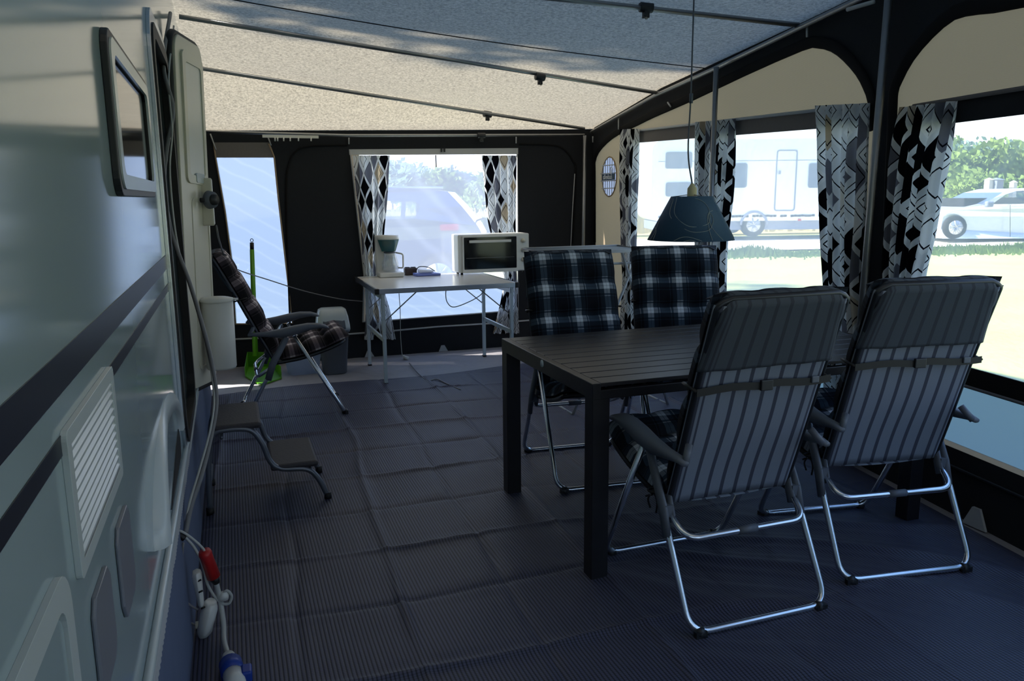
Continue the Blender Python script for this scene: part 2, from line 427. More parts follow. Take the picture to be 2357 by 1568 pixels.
# ---------------------------------------------------------------- setting: awning walls, roof, floor
YF = 6.8                                       # far end wall
KA, KB, KC = (2.83, 2.02), (2.98, 3.05), (3.25, 6.8)
def XF(y): return 2.98 - 0.1456 * (3.05 - y) if y < 3.05 else 2.98 + 0.072 * (y - 3.05)
def pf(px, py, y=YF): p = gy(px, py, y); return (p.x, p.z)
def pr(px, py): p = gline(px, py, KB, KC); return (min(p.y, 6.74), p.z)
def pn(px, py): p = gline(px, py, KA, KB); return (p.y, p.z)
def mf(a, b): return (a, YF, b)
def mr(a, b): return (XF(a), a, b)
def mri(d): return lambda a, b: (XF(a) - d, a, b)
def mfi(d): return lambda a, b: (a, YF - d, b)
def struct(o, kind='structure'): o['kind'] = kind; return o
_n = ray(1340, 0).cross(ray(1850, 60)); Y3 = -(_n.x * -0.2 + _n.z * (2.44 - EYE)) / _n.y
print('POLE3 y', Y3)
Y3 = min(max(Y3, 2.4), 4.6)
RL = [(V((-0.22, -2.5, 2.46)), V((XF(-2.45), -2.45, 2.40))), (V((-0.22, 1.6, 2.46)), V((XF(1.6), 1.6, 2.385))),
      (V((-0.22, Y3 - 0.5, 2.46)), V((2.985, 3.05, 2.355))), (V((-0.22, Y3, 2.46)), V((3.04, 3.70, 2.30))),
      (V((-0.22, 5.25, 2.495)), V((3.155, 5.42, 2.175))), (V((-0.20, 6.1, 2.31)), V((3.25, 6.78, 2.0))), (V((-0.45, YF, 1.90)), V((3.25, YF, 1.985)))]
rf = MB()
for a, b in zip(RL[:-1], RL[1:]):
    rf.grid(lambda u, v, a=a, b=b: (a[0].lerp(a[1], u)).lerp(b[0].lerp(b[1], u), v) + V((0, 0, -0.035 * math.sin(PI * v) * math.sin(PI * u))), 16, 6, True)
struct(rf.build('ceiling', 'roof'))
sm = MB()                                      # stitched seam across the roof
for px0, py0, px1, py1 in ((430, 0, 1590, 181),):
    L = []
    for i in range(25):
        u = i / 24; a = RL[3][0].lerp(RL[3][1], u).lerp(RL[4][0].lerp(RL[4][1], u), 0.62); L.append(a + V((0, 0, -0.035 * math.sin(PI * 0.62) * math.sin(PI * u) - 0.004)))
    sm.tube(L, 0.003, 4)
struct(sm.build('trim_1', 'dark_cloth'))

# floor: groundsheet plus the ribbed carpet with fold creases
fl = MB(); fl.grid(lambda u, v: (-0.3 + u * 3.65, -2.6 + v * 9.5, 0.0), 8, 20)
struct(fl.build('floor', 'groundsheet'))
def hcell(i, j, k_): return noise.noise(V((i * 7.31 + 3.1, j * 5.77 - 1.3, k_ * 9.1)))
def crease(x, y):
    a = x + 0.035 * noise.noise(V((x * 1.5, y * 1.5, 0))) - 0.05 * y; b = y + 0.05 * noise.noise(V((x * 1.2, y * 1.2, 5))) + 0.05 * x
    GX, GY = 0.36, 0.42
    i, j = math.floor(a / GX), math.floor(b / GY); fa, fb = a / GX - i, b / GY - j
    h = 0.0
    for f, s_, k_ in ((fa, GX, 0), (fb, GY, 1)):
        d = min(f, 1 - f) * s_; n_ = (i + (1 if f > 0.5 else 0)) if k_ == 0 else (j + (1 if f > 0.5 else 0))
        h += (1 if n_ % 2 else -0.7) * 0.015 * math.exp(-(d / 0.014) ** 1.3) * (0.7 + 0.6 * noise.noise(V((a * 3, b * 3, k_))))
    h += 0.022 * (hcell(i, j, 0) * (fa - 0.5) + hcell(i, j, 1) * (fb - 0.5)) * min(1, 6 * min(fa, 1 - fa)) * min(1, 6 * min(fb, 1 - fb))
    h += 0.004 * noise.noise(V((x * 4, y * 4, 9)))
    if x > 1.0 and y < 3.6:                     # long pulled wrinkles round the dining table
        w = min(1, (x - 1.0) * 1.6) * min(1, (3.6 - y)); q = x * 0.8 + y * 0.9 + 0.25 * noise.noise(V((x, y * 1.3, 2)))
        h = h * (1 - 0.7 * w) + 0.014 * w * max(-0.4, math.sin(q * 17 + 2 * noise.noise(V((x * 2, y * 2, 4)))) ** 3) * (0.5 + noise.noise(V((x * 1.1, y * 1.1, 7))))
    return 0.012 + h * 0.9
cp = MB(); CPX0, CPX1, CPY0, CPY1 = -0.2, 2.86, -0.6, 5.95
def cpf(u, v):
    y = CPY0 + (CPY1 - CPY0 + 0.12 * noise.noise(V((u * 3, 0, 0))) + 0.25 * (0.5 - u) * -1) * v; x = CPX0 + ((XF(y) - 0.05) - CPX0) * u
    e_ = min(1, (1 - v) * 60, u * 60, (1 - u) * 60)
    return (x, y, 0.004 + max(0.001, crease(x, y)) * e_)
cp.grid(cpf, 300, 620)
tag(cp.build('awning_carpet', 'carpet'), 'dark ribbed awning carpet with square fold creases covering the ground', 'carpet')
gs = MB()                                      # ripples of the groundsheet by the far wall
gs.grid(lambda u, v: (-0.19 + u * 3.3, 5.6 + v * 1.19, 0.003 + 0.006 * max(0, noise.noise(V((u * 9, v * 2.5, 1)))) + 0.004 * max(0, noise.noise(V((u * 24, v * 7, 3))))), 120, 50)
struct(gs.build('trim_2', 'groundsheet'))

# far end wall
H1 = [pf(*p) for p in ((673, 744), (657, 600), (641, 462), (631, 362), (619, 331), (492, 331), (496, 362), (518, 488), (533, 600), (542, 746))]
H2 = [pf(*p) for p in ((1192, 715), (1190, 341), (805, 344), (812, 411), (837, 633), (834, 741))]
fw = MB(); fw.sheet([(-0.5, -0.02), (3.25, -0.02), (3.25, 2.01), (-0.45, 1.925), (-0.5, 1.925)], [H1, H2], mf, 0.004, (0, 1, 0))
wf = struct(fw.build('wall_far', 'dark_cloth'))
o = MB(); o.sheet([pf(490, 328), pf(621, 328), pf(633, 363), pf(497, 363)], [], mfi(0.004), 0.004, (0, 1, 0)); struct(o.build('trim_3', 'header_grey'))
o = MB(); o.sheet([H1[0], H1[1], H1[2], H1[3], H1[6], H1[7], H1[8], H1[9]], [], mfi(0), 0, (0, 1, 0)); w1 = struct(o.build('window_1', 'milky'))
o = MB(); o.tube([mfi(0.004)(*p) for p in (H1[9], H1[8], H1[7], H1[6], H1[5])], 0.007, 6); o.tube([mfi(0.004)(*p) for p in (H1[9], H1[0], H1[1], H1[2], H1[3], H1[4])], 0.007, 6); o.build('window_edging', 'beige', w1, world=True)
zs = 0.62
o = MB(); o.sheet([H2[1], H2[2], H2[3], (H2[3][0] + 0.13, zs), (H2[1][0], zs)], [], mf, 0, (0, 1, 0)); w2 = struct(o.build('window_2', 'foil_far'))
o = MB(); o.sheet([(H2[1][0], zs), (H2[3][0] + 0.13, zs), H2[4], H2[5], H2[0]], [], mf, 0, (0, 1, 0)); o.build('lower_pane', 'milky', w2, world=True)
o = MB(); o.sheet([pf(803, 344), pf(1192, 341), pf(1192, 355), pf(804, 357)], [], mfi(0.008), 0.008, (0, 1, 0)); o.build('window_header', 'strap_white', w2, world=True)
o = MB(); o.sheet([pf(808, 350), pf(826, 350), pf(834, 470), pf(846, 600), pf(856, 741), pf(834, 741), pf(836, 633), pf(812, 411)], [], mfi(0.006), 0, (0, 1, 0)); o.build('window_flap', 'beige', w2, world=True)
o = MB()
for p in (((834, 741), (900, 737), (1145, 718), (1192, 715)), ((806, 346), (813, 411), (838, 633), (835, 741)), ((1190, 343), (1192, 560), (1192, 715))): o.tube([gy(a, b, YF - 0.006) for a, b in p], 0.006, 6)
o.build('window_edging', 'strap_white', w2, world=True)
o = MB(); o.tube([gy(1003, 357, YF - 0.02), gy(1004, 385, YF - 0.02)], 0.010, 8, flat=0.4); o.build('tie_strap', 'black', w2, world=True)
o = MB()
for xx in (1016, 1023): o.box(gy(xx, 346, YF - 0.014), (0.014, 0.01, 0.03))
o.build('header_buckle', 'dark_plastic', w2, world=True)
o = MB(); o.tube([gy(a, b, YF - 0.008) for a, b in ((500, 783), (544, 781), (806, 769), (900, 762), (1010, 752), (1140, 744), (1330, 728))], 0.008, 6); struct(o.build('trim_4', 'strap_white'))
o = MB()
for p in (((668, 760), (661, 560), (659, 430), (664, 380), (680, 350), (710, 337), (800, 334)), ((1195, 332), (1270, 334), (1300, 345), (1318, 370), (1325, 400), (1318, 560))):
    o.tube(spline([gy(a, b, YF - 0.005) for a, b in p], 5), 0.008, 6)
struct(o.build('trim_5', 'black_cloth'))
o = MB(); o.tube([gy(a, b, YF - 0.01) for a, b in ((1323, 400), (1318, 480), (1312, 600))], 0.004, 6); struct(o.build('trim_6', 'strap_white'))
for x_, y_, lb in ((1020, 806, 'small white peg tab at the foot of the far dark wall under the desk'), (850, 822, 'small white peg tab at the far wall foot behind the desk legs'), (0, 0, 'white triangular peg tab at the foot of the right wall beyond the chairs')):
    o = MB()
    if x_: c = gy(x_, y_, YF - 0.02); A = [V((-0.04, 0, 0)), V((-0.015, 0, 0.055)), V((0.015, 0, 0.055)), V((0.045, 0, 0))]; T = V((0, 0.008, 0))
    else:
        c = V((XF(2.24) - 0.03, 2.24, 0)); A = [V((0, -0.05, 0)), V((0, -0.015, 0.085)), V((0, 0.02, 0.085)), V((0, 0.06, 0))]; T = V((0.012, 0.0, 0))
    c.z = 0.006; o.add([c + a for a in A] + [c + a + T for a in A], [(0, 1, 2, 3), (7, 6, 5, 4), (0, 1, 5, 4), (1, 2, 6, 5), (2, 3, 7, 6), (3, 0, 4, 7)])
    tag(o.build('peg_tab', 'strap_white'), lb, 'peg tab', 'peg tabs of the awning walls')

o = MB(); o.sheet([(6.2, -0.02), (6.8, -0.02), (6.8, 1.94), (6.2, 2.27)], [], lambda a, b: (-0.225, a, b), 0.004, (-1, 0, 0)); struct(o.build('wall_left', 'dark_cloth'))
# right (front) wall, two bays
zf = [(3.05, 2.39), (3.70, 2.335), (4.6, 2.265), (5.42, 2.195), (6.2, 2.115), (6.8, 2.03)]
A1 = [(6.72, 0.29), (6.72, 0.95)] + [pr(*p) for p in ((1361, 400), (1370, 370), (1380, 345), (1400, 322), (1426, 303), (1470, 281), (1508, 262), (1598, 222), (1720, 163), (1850, 105), (1885, 98), (1920, 106), (1950, 128), (1980, 162), (1998, 195), (2010, 232), (2014, 300))]; A1.append((A1[-1][0], 0.29))
W1 = (3.16, 5.86)                               # far bay window y-range
def wz(y): return 1.80 + (y - 3.16) * 0.0345     # top of the far bay window
fr = MB(); fr.sheet([(3.05, -0.02), (6.8, -0.02)] + list(reversed(zf)), [A1], mr, 0.004, (1, 0, 0))
struct(fr.build('wall_right', 'dark_cloth'))
hole = [(W1[0], 0.31), (W1[1], 0.31), (W1[1], wz(W1[1])), (W1[0], wz(W1[0]))]
VY, VZ = 6.40, 1.545
vent_hole = [(VY + 0.165 * math.cos(t * PI / 12), VZ + 0.172 * math.sin(t * PI / 12)) for t in range(24)]
SPL = 5.90
LA = [p for p in A1 if p[0] > SPL]; k0 = [i for i in range(len(A1) - 1) if A1[i][0] > SPL >= A1[i + 1][0]][0]
tt = (A1[k0][0] - SPL) / (A1[k0][0] - A1[k0 + 1][0]); ztop = A1[k0][1] + (A1[k0 + 1][1] - A1[k0][1]) * tt
LA = A1[:k0 + 1] + [(SPL, ztop), (SPL, 0.29)]; RA = [(SPL, 0.29), (SPL, ztop)] + A1[k0 + 1:]
o = MB(); o.sheet(LA, [vent_hole], mr, 0, (1, 0, 0)); o.sheet(RA, [hole], mr, 0, (1, 0, 0)); struct(o.build('trim_7', 'beige'))
A2 = [(2.90, 0.29), (2.93, 1.0)] + [pn(*p) for p in ((2058, 280), (2061, 215), (2072, 182), (2100, 130), (2145, 76), (2200, 30), (2260, 16))] + [(2.28, 2.085), (1.6, 2.08), (0.7, 2.06), (0.3, 1.9), (0.1, 1.6), (0.05, 0.29)]
W2 = (0.25, 2.82)
NA = [(-2.45, -0.02), (3.05, -0.02), (3.05, 2.39), (1.6, 2.42), (-2.45, 2.44)]
A3 = [(-0.35, 0.4), (-0.35, 1.75), (-2.1, 1.75), (-2.1, 0.4)]
o = MB(); o.sheet(NA, [A2, A3], mr, 0.004, (1, 0, 0)); struct(o.build('wall_right', 'dark_cloth'))
o = MB(); o.sheet(A3, [], mr, 0, (1, 0, 0)); struct(o.build('window_6', 'foil'))
o = MB(); o.sheet(A2, [[(W2[0], 0.315), (W2[1], 0.315), (W2[1], 1.757), (W2[0], 1.757)]], mr, 0, (1, 0, 0)); struct(o.build('trim_8', 'beige'))
def bay(name, y0, y1, top, hdr, split=None):
    ys = [(y0, y1)] if split is None else [(y0, split - 0.05), (split + 0.05, y1)]
    root = None
    for a, b in ys:
        o = MB(); o.sheet([(a, 0.655), (b, 0.655), (b, top(b) - hdr), (a, top(a) - hdr)], [], mr, 0, (1, 0, 0))
        p = o.build(name if root is None else 'upper_pane', 'foil_mid' if split else 'foil', root, world=root is not None)
        if root is None: root = struct(p)
    o = MB(); o.sheet([(y0, 0.312), (y1, 0.312), (y1, 0.58), (y0, 0.58)], [], mr, 0, (1, 0, 0)); o.build('lower_pane', 'milky_dim', root, world=True)
    o = MB(); o.sheet([(y0 - 0.03, 0.575), (y1 + 0.03, 0.575), (y1 + 0.03, 0.657), (y0 - 0.03, 0.657)], [], mri(0.008), 0.008, (1, 0, 0)); o.build('sill_band', 'black_cloth', root, world=True)
    o = MB(); o.tube([mri(0.014)(y0, 0.577), mri(0.014)(y1, 0.577)], 0.007, 6); o.build('sill_piping', 'header_grey', root, world=True)
    o = MB(); o.sheet([(y0, top(y0) - hdr), (y1, top(y1) - hdr), (y1, top(y1)), (y0, top(y0))], [], mri(0.008), 0.008, (1, 0, 0)); o.build('header_band', 'header_grey' if split else 'dark_cloth', root, world=True)
    o = MB(); o.tube([mri(0.02)(y0, top(y0) + 0.003), mri(0.02)(y1, top(y1) + 0.003)], 0.009, 8); o.build('curtain_rail', 'strap_white' if split else 'header_grey', root, world=True)
    if split:
        o = MB(); o.sheet([(split - 0.06, 0.31), (split + 0.06, 0.31), (split + 0.06, top(split)), (split - 0.06, top(split))], [], mri(0.004), 0, (1, 0, 0)); o.build('window_divider', 'dark_cloth', root, world=True)
bay('window_3', W1[0], W1[1], wz, 0.092, 4.66)
bay('window_4', W2[0], W2[1], lambda y: 1.757, 0.092)
o = MB()                                        # black border bands round both arches
for A in (A1[1:-1], A2[1:-2]):
    pts = [V(mri(0.012)(*p)) for p in A]; o.tube(spline(pts, 2), 0.03, 8, flat=0.22)
struct(o.build('trim_9', 'black_cloth'))
o = MB(); o.tube([mri(0.008)(-2.4, 0.212), mri(0.008)(3.05, 0.212), mri(0.008)(6.75, 0.2)], 0.008, 6); struct(o.build('trim_10', 'dark_metal'))
# near end wall behind the camera; its window, out of view, is added for fill light
o = MB(); nh = [(0.3, 0.6), (1.9, 0.6), (1.9, 1.75), (0.3, 1.75)]
o.sheet([(-0.3, -0.02), (2.18, -0.02), (2.18, 2.40), (-0.3, 2.46)], [nh], lambda a, b: (a, -2.45, b), 0.004, (0, -1, 0)); struct(o.build('wall_near', 'dark_cloth'))
o = MB(); o.sheet(nh, [], lambda a, b: (a, -2.45, b), 0, (0, 1, 0)); struct(o.build('fill_window', 'foil'))

# round mesh vent with its bars and mark, in the beige canvas of the far bay
vt = thing('wall_vent', V(mri(0.006)(VY, VZ)), 'round blue-grey mesh vent with white bars in the beige wall left of the first curtain', 'vent')
o = MB(); o.sheet(vent_hole, [], mri(0.0), 0, (1, 0, 0)); o.build('mesh', foil('vent_mesh', (120, 136, 176), 0.9, 0.0), vt, world=True)
o = MB(); o.tube([V(mri(0.004)(*p)) for p in vent_hole], 0.006, 6, closed=True); o.build('rim', 'beige', vt, world=True)
o = MB()
for dy in (-0.12, -0.07, -0.02, 0.03, 0.08, 0.125):
    hh = math.sqrt(max(0, 0.165 ** 2 - dy * dy))
    for a, b in ((-hh, -0.035), (0.025, hh)): o.box(mri(0.008)(VY + dy, VZ + (a + b) / 2), (0.004, 0.007, max(0.01, b - a)))
for dz in (-0.10, -0.035, 0.03, 0.10):
    hw = math.sqrt(max(0, 0.165 ** 2 - dz * dz)); o.box(mri(0.010)(VY, VZ + dz), (0.004, 2 * hw, 0.008))
o.build('bars', 'strap_white', vt, world=True)
o = MB(); o.sheet([(VY - 0.15, VZ - 0.03), (VY + 0.15, VZ - 0.03), (VY + 0.15, VZ + 0.025), (VY - 0.15, VZ + 0.025)], [], mri(0.012), 0, (1, 0, 0)); o.build('name_plate', plain('plate_blue', (70, 88, 110), 0.6), vt, world=True)
tc = bpy.data.curves.new('lettering', 'FONT'); tc.body = 'Isabella'; tc.size = 0.062; tc.extrude = 0.001; tc.align_x = 'CENTER'; tc.align_y = 'CENTER'; tc.shear = 0.3
to = bpy.data.objects.new('lettering', tc); C.objects.link(to); bpy.context.view_layer.update()
me = bpy.data.meshes.new_from_object(to.evaluated_get(bpy.context.evaluated_depsgraph_get())); bpy.data.objects.remove(to)
for v_ in me.vertices: v_.co = V((-0.012 - v_.co.z, v_.co.x, v_.co.y - 0.002))   # printed on the outside face: reads mirrored from within
me.materials.append(M['paper']); lo_ = bpy.data.objects.new('lettering', me); C.objects.link(lo_); lo_.parent = vt
o = MB(); o.tube([V((-0.014, -0.075 + 0.022 * math.cos(t), 0.055 + 0.028 * math.sin(t))) for t in [i * PI / 8 for i in range(-3, 12)]], 0.004, 6); o.tube([V((-0.014, -0.075, 0.06)), V((-0.014, -0.075, 0.015))], 0.005, 6); o.build('emblem', 'paper', vt)

# ---------------------------------------------------------------- awning frame poles
PG = 'poles of the awning frame'
def pole(pts, r, label, name='awning_pole', clamps=(), mat='steel_grey', n=12):
    pts = [V(p) for p in pts]; root = thing(name, pts[0].copy() if pts[0].z < pts[-1].z else pts[-1].copy(), label, 'pole', PG)
    o = MB(); o.tube(pts, r, n); o.build('tube', mat, root, world=True)
    for c in clamps:
        o = MB(); d = (pts[-1] - pts[0]).normalized(); o.tube([c - d * 0.035, c + d * 0.035], r * 1.9, 10); o.box(c + V((0, 0, -0.03)), (0.03, 0.03, 0.045)); o.tube([c + V((-0.02, -0.03, -0.045)), c + V((0.02, 0.03, -0.045))], 0.009, 8)
        o.build('clamp', 'dark_plastic', root, world=True, bevel=0.003)
    return root
dz_ = V((0, 0, -0.022))
def rlp(i, u): return RL[i][0].lerp(RL[i][1], u) + dz_ + V((0, 0, 0))
pole([V((-0.2, Y3, 2.42)), rlp(3, 0.985)], 0.014, 'nearest roof pole crossing the top of the ceiling to the right wall', 'roof_pole', [gy(1487, 17, Y3 + (3.7 - Y3) * 0.68)])
c_ = gy(1243, 178, 5.36); pole([gy(412, 38, 5.25), gy(1515, 214, 5.40)], 0.014, 'second roof pole across the ceiling, above the front window corner', 'roof_pole', [gy(1243, 177, 5.35)])
pole([gy(440, 154, 6.05), gy(1345, 296, 6.68)], 0.014, 'third roof pole, running down to the far right corner', 'roof_pole', [gy(1122, 263, 6.52)])
pole([gy(470, 303, 6.74), gy(800, 312, 6.74), gy(1345, 311, 6.74)], 0.012, 'horizontal pole along the top of the far dark wall', 'eaves_pole', [gy(1108, 312, 6.74)])
ft = [V((XF(y) - 0.045, y, z - 0.035)) for y, z in ((-2.4, 2.40), (1.6, 2.385), (3.05, 2.35), (3.70, 2.295), (4.6, 2.215), (5.42, 2.155), (6.2, 2.06), (6.74, 1.99))]
pole(ft, 0.015, 'eaves pole running along the top of the right wall', 'eaves_pole', [], n=12)
p0, p1 = gline(2044, 20, (2.94, 3.04), (2.95, 3.10)), gline(1985, 700, (2.94, 3.04), (2.95, 3.10))
p0 = gline(2045, 4, (2.90, 2.0), (2.90, 4.0)); p1 = gline(1985, 700, (2.92, 2.0), (2.92, 4.0)); p0 = p1 + (p0 - p1) * ((2.29 - p1.z) / (p0.z - p1.z)); p1 = p0 + (p1 - p0) * ((p0.z) / (p0.z - p1.z))
pole([p0, p0.lerp(p1, 0.5), p1], 0.019, 'upright grey pole between the patterned curtains of the two right window bays', 'upright_pole')
q0 = gline(1648, 180, (2.955, 4.0), (2.985, 5.0)); q1 = gline(1638, 450, (2.955, 4.0), (2.985, 5.0)); q1 = q0 + (q1 - q0) * (q0.z / (q0.z - q1.z)); pole([(q0.x, q0.y, 2.17), q1], 0.017, 'upright grey pole in front of the middle curtains behind the hanging lamp', 'upright_pole')
pole([gy(1346, 312, 6.70), (3.10, 6.70, 0.0)], 0.016, 'upright pole in the far right corner', 'upright_pole')
o = MB(); o.tube([gy(1950, 22, 3.2) , gy(2012, 4, 3.05)], 0.010, 8); o.build('strap_tmp', 'strap_white')['kind'] = 'structure'; bpy.data.objects['strap_tmp'].name = 'trim_11'
for i, (a, b) in enumerate((((1868, 62), (1868, 86)), ((1431, 272), (1431, 298)), ((1545, 236), (1552, 246)), ((1352, 318), (1360, 330)))):
    o = MB(); o.tube([V(mri(0.03)(*pr(*a))), V(mri(0.03)(*pr(*b)))], 0.006, 6); struct(o.build('trim_%d' % (12 + i), 'strap_white'))
for i, (a, b) in enumerate((((484, 308), (497, 345)), ((617, 316), (624, 335)), ((803, 317), (803, 332)), ((1188, 315), (1188, 330)))):
    o = MB(); o.tube([gy(*a, YF - 0.012), gy(*b, YF - 0.012)], 0.006, 6); struct(o.build('trim_%d' % (16 + i), 'strap_white'))
# short white hook rail under the eaves of the far wall
hr = thing('hook_rail', gy(668, 316, 6.70), 'short white curtain rail with small hooks at the top of the far wall', 'hook rail')
o = MB(); a, b = gy(604, 314, 6.70), gy(733, 315, 6.70); o.box((a + b) / 2, ((b - a).length, 0.02, 0.022)); o.build('rail', 'white_plastic', hr, world=True)
for px in (633, 639, 653, 668, 687, 716):
    o = MB(); o.tube([gy(px, 316, 6.69), gy(px, 325, 6.69)], 0.006, 6); o.build('hook', 'white_plastic', hr, world=True)

# ---------------------------------------------------------------- curtains
def curtain(rows, label, plane, group, folds=7, amp=0.022, full=1.7, flare=0.0):
    """rows: (left px, right px, py[, right py]); plane(px,py) -> 3-D point on the wall; hangs in front of the wall"""
    Lp = spline([plane(r[0], r[2]) for r in rows], 10); Rp = spline([plane(r[1], r[3] if len(r) > 3 else r[2]) for r in rows], 10)
    n = len(Lp) - 1; wid = (Rp[0] - Lp[0]).length; nu = folds * 10; seed = rows[0][0]
    nor = (Rp[0] - Lp[0]).cross(V((0, 0, 1))).normalized()
    if nor.dot(EYEP - Lp[0]) < 0: nor = -nor
    vlen = [0.0]
    for i in range(n): vlen.append(vlen[-1] + (Lp[i + 1] - Lp[i]).length)
    def fn(u, v):
        i = min(n, round(v * n)); a, b = Lp[i], Rp[i]; w = (b - a).length
        ph = u * folds * 2 * PI + 0.8 * noise.noise(V((u * 3, v * 2, seed))); A = amp * (0.55 + 0.6 * min(1, v * 4)) * (1 + 0.5 * noise.noise(V((u * 5, v * 3, seed + 9))))
        p = a.lerp(b, u + 0.02 * math.sin(ph * 0.5 + seed))
        return p + nor * (A * math.sin(ph) - 0.006)
    o = MB(); o.grid(fn, nu, n, True, lambda u, v: (u * wid * full + seed * 0.37, -vlen[min(n, round(v * n))] + seed * 0.11))
    return tag(o.build('curtain', 'curtain'), label, 'curtain', group)
fp = lambda px, py: gy(px, py, YF - 0.05)
rp_ = lambda px, py: gline(px, py, (KB[0] - 0.05, KB[1]), (KC[0] - 0.05, KC[1]))
np_ = lambda px, py: gline(px, py, (KA[0] - 0.05, KA[1]), (KB[0] - 0.05, KB[1]))
CG = 'patterned curtains'
curtain([(811, 898, 358), (820, 893, 450), (830, 885, 540), (838, 880, 640), (842, 900, 720), (838, 912, 782)], 'patterned curtain at the left of the far window behind the coffee maker', fp, CG, 5)
curtain([(1108, 1191, 358), (1115, 1190, 440), (1124, 1189, 520), (1150, 1190, 600), (1158, 1192, 660), (1134, 1197, 768)], 'patterned curtain at the right of the far window above the white oven', fp, CG, 5)
curtain([(1426, 1469, 298, 296), (1427, 1464, 400), (1430, 1459, 560), (1434, 1456, 660), (1425, 1462, 760)], 'narrow patterned curtain on the right wall nearest the round vent', rp_, CG, 5, 0.018)
curtain([(1598, 1647, 281, 277), (1600, 1645, 400), (1603, 1642, 560), (1608, 1642, 700), (1610, 1645, 790)], 'patterned curtain directly behind the hanging lamp cord, left of the middle pole', rp_, CG, 4, 0.02)
curtain([(1648, 1689, 277, 273), (1646, 1687, 350), (1642, 1681, 450), (1638, 1669, 560), (1634, 1664, 690), (1632, 1664, 800)], 'patterned curtain just right of the middle upright pole', rp_, CG, 4, 0.02)
curtain([(1876, 1999, 243, 237), (1886, 1992, 330), (1892, 1986, 450), (1897, 1980, 560), (1900, 1976, 660), (1902, 1985, 800), (1903, 1990, 960)], 'wide patterned curtain left of the upright pole beside the right wall arches', rp_, CG, 6, 0.026)
curtain([(2070, 2197, 247, 232), (2056, 2180, 330), (2048, 2162, 430), (2042, 2142, 540), (2040, 2116, 640), (2040, 2108, 760), (2038, 2110, 900)], 'wide patterned curtain right of the upright pole, drawn at the nearest window', np_, CG, 6, 0.026)

# ---------------------------------------------------------------- caravan along the left side
XC = -0.21
def mc(d=0.0): return lambda a, b: (XC + d, a, b)
cv_ = thing('caravan', (XC, 2.5, 0), 'white caravan with navy stripes and an open door along the left side', 'caravan')
DY0, DY1, DZ0, DZ1 = 3.02, 3.82, 0.47, 1.985
door_hole = rrect(DY0, DZ0, DY1, DZ1, 0.12, 6)
def ell(a, b, yc=2.40, z0=0.585, n=24): return [(yc + a * math.cos(PI * i / n), z0 + b * math.sin(PI * i / n)) for i in range(n + 1)]
o = MB(); o.sheet([(-2.6, 0.42), (6.2, 0.42), (6.3, 0.9), (6.28, 2.21), (6.1, 2.32), (5.25, 2.49), (-2.6, 2.475)], [door_hole], mc(), 0.03, (-1, 0, 0))
for (ya, za_), (yb, zb2) in (((-2.6, 2.46), (5.25, 2.46)), ((5.25, 2.46), (6.1, 2.31)), ((6.1, 2.31), (6.27, 2.2)), ((6.27, 2.2), (6.2, 0.42))):
    o.hexa([(-2.5, ya, za_ - 0.02), (XC - 0.005, ya, za_ - 0.02), (XC - 0.005, yb, zb2 - 0.02), (-2.5, yb, zb2 - 0.02), (-2.5, ya, za_), (XC - 0.005, ya, za_), (XC - 0.005, yb, zb2), (-2.5, yb, zb2)])
o.sheet([(-2.6, 0.42), (6.2, 0.42), (6.27, 2.2), (6.1, 2.31), (5.25, 2.46), (-2.6, 2.46)], [], lambda a, b: (-2.5, a, b), 0.03, (1, 0, 0)); o.box((-1.35, -2.6, 1.44), (2.26, 0.03, 2.0)); o.box((-1.35, 1.8, 0.44), (2.26, 8.7, 0.04))
o.build('body', 'caravan', cv_, world=True)
o = MB()
o.sheet([(-2.6, 1.139), (DY0 - 0.05, 1.143), (DY0 - 0.05, 1.190), (-2.6, 1.191)], [], mc(0.0015), 0.001, (-1, 0, 0)); o.sheet([(-2.6, 1.078), (DY0 - 0.05, 1.068), (DY0 - 0.05, 1.092), (-2.6, 1.104)], [], mc(0.0015), 0.001, (-1, 0, 0))
o.sheet([(DY1 + 0.1, 1.139), (6.2, 1.14), (6.2, 1.19), (DY1 + 0.1, 1.19)], [], mc(0.0015), 0.001, (-1, 0, 0)); o.build('stripe', 'stripe', cv_, world=True)
# window in the caravan side
wn = MB(); wn.sheet(rrect(1.77, 1.385, 2.62, 1.715, 0.05), [rrect(1.83, 1.425, 2.56, 1.675, 0.03)], mc(0.014), 0.014, (-1, 0, 0)); wo_ = wn.build('window_frame', 'dark_plastic', cv_, world=True, bevel=0.008)
o = MB(); o.sheet(rrect(1.79, 1.40, 2.60, 1.70, 0.045), [rrect(1.835, 1.43, 2.555, 1.67, 0.03)], mc(0.018), 0.006, (-1, 0, 0)); o.build('rim', 'caravan_trim', wo_, world=True)
for p_ in (wo_.children[0],): pass
o = MB(); o.sheet(rrect(1.82, 1.42, 2.57, 1.68, 0.03), [], mc(0.007), 0.005, (-1, 0, 0)); o.build('pane', 'gloss_black', wo_, world=True)
# ventilation grille
g = MB(); g.sheet(rrect(1.045, 0.905, 1.465, 1.10, 0.012), [[(1.07, 0.925), (1.44, 0.925), (1.44, 1.078), (1.07, 1.078)]], mc(0.008), 0.008, (-1, 0, 0)); gr = g.build('vent_grille', 'caravan_trim', cv_, world=True, bevel=0.003)
o = MB()
for i in range(11): z = 0.931 + i * 0.014; o.hexa([(XC + 0.001, 1.07, z + 0.006), (XC + 0.007, 1.07, z - 0.003), (XC + 0.007, 1.44, z - 0.003), (XC + 0.001, 1.44, z + 0.006), (XC + 0.001, 1.07, z + 0.009), (XC + 0.007, 1.07, z + 0.001), (XC + 0.007, 1.44, z + 0.001), (XC + 0.001, 1.44, z + 0.009)])
o.build('louvres', 'caravan_trim', gr, world=True)
o = MB(); o.box((XC + 0.0015, 1.255, 1.0), (0.002, 0.37, 0.153)); o.build('backing', 'recess', gr, world=True)
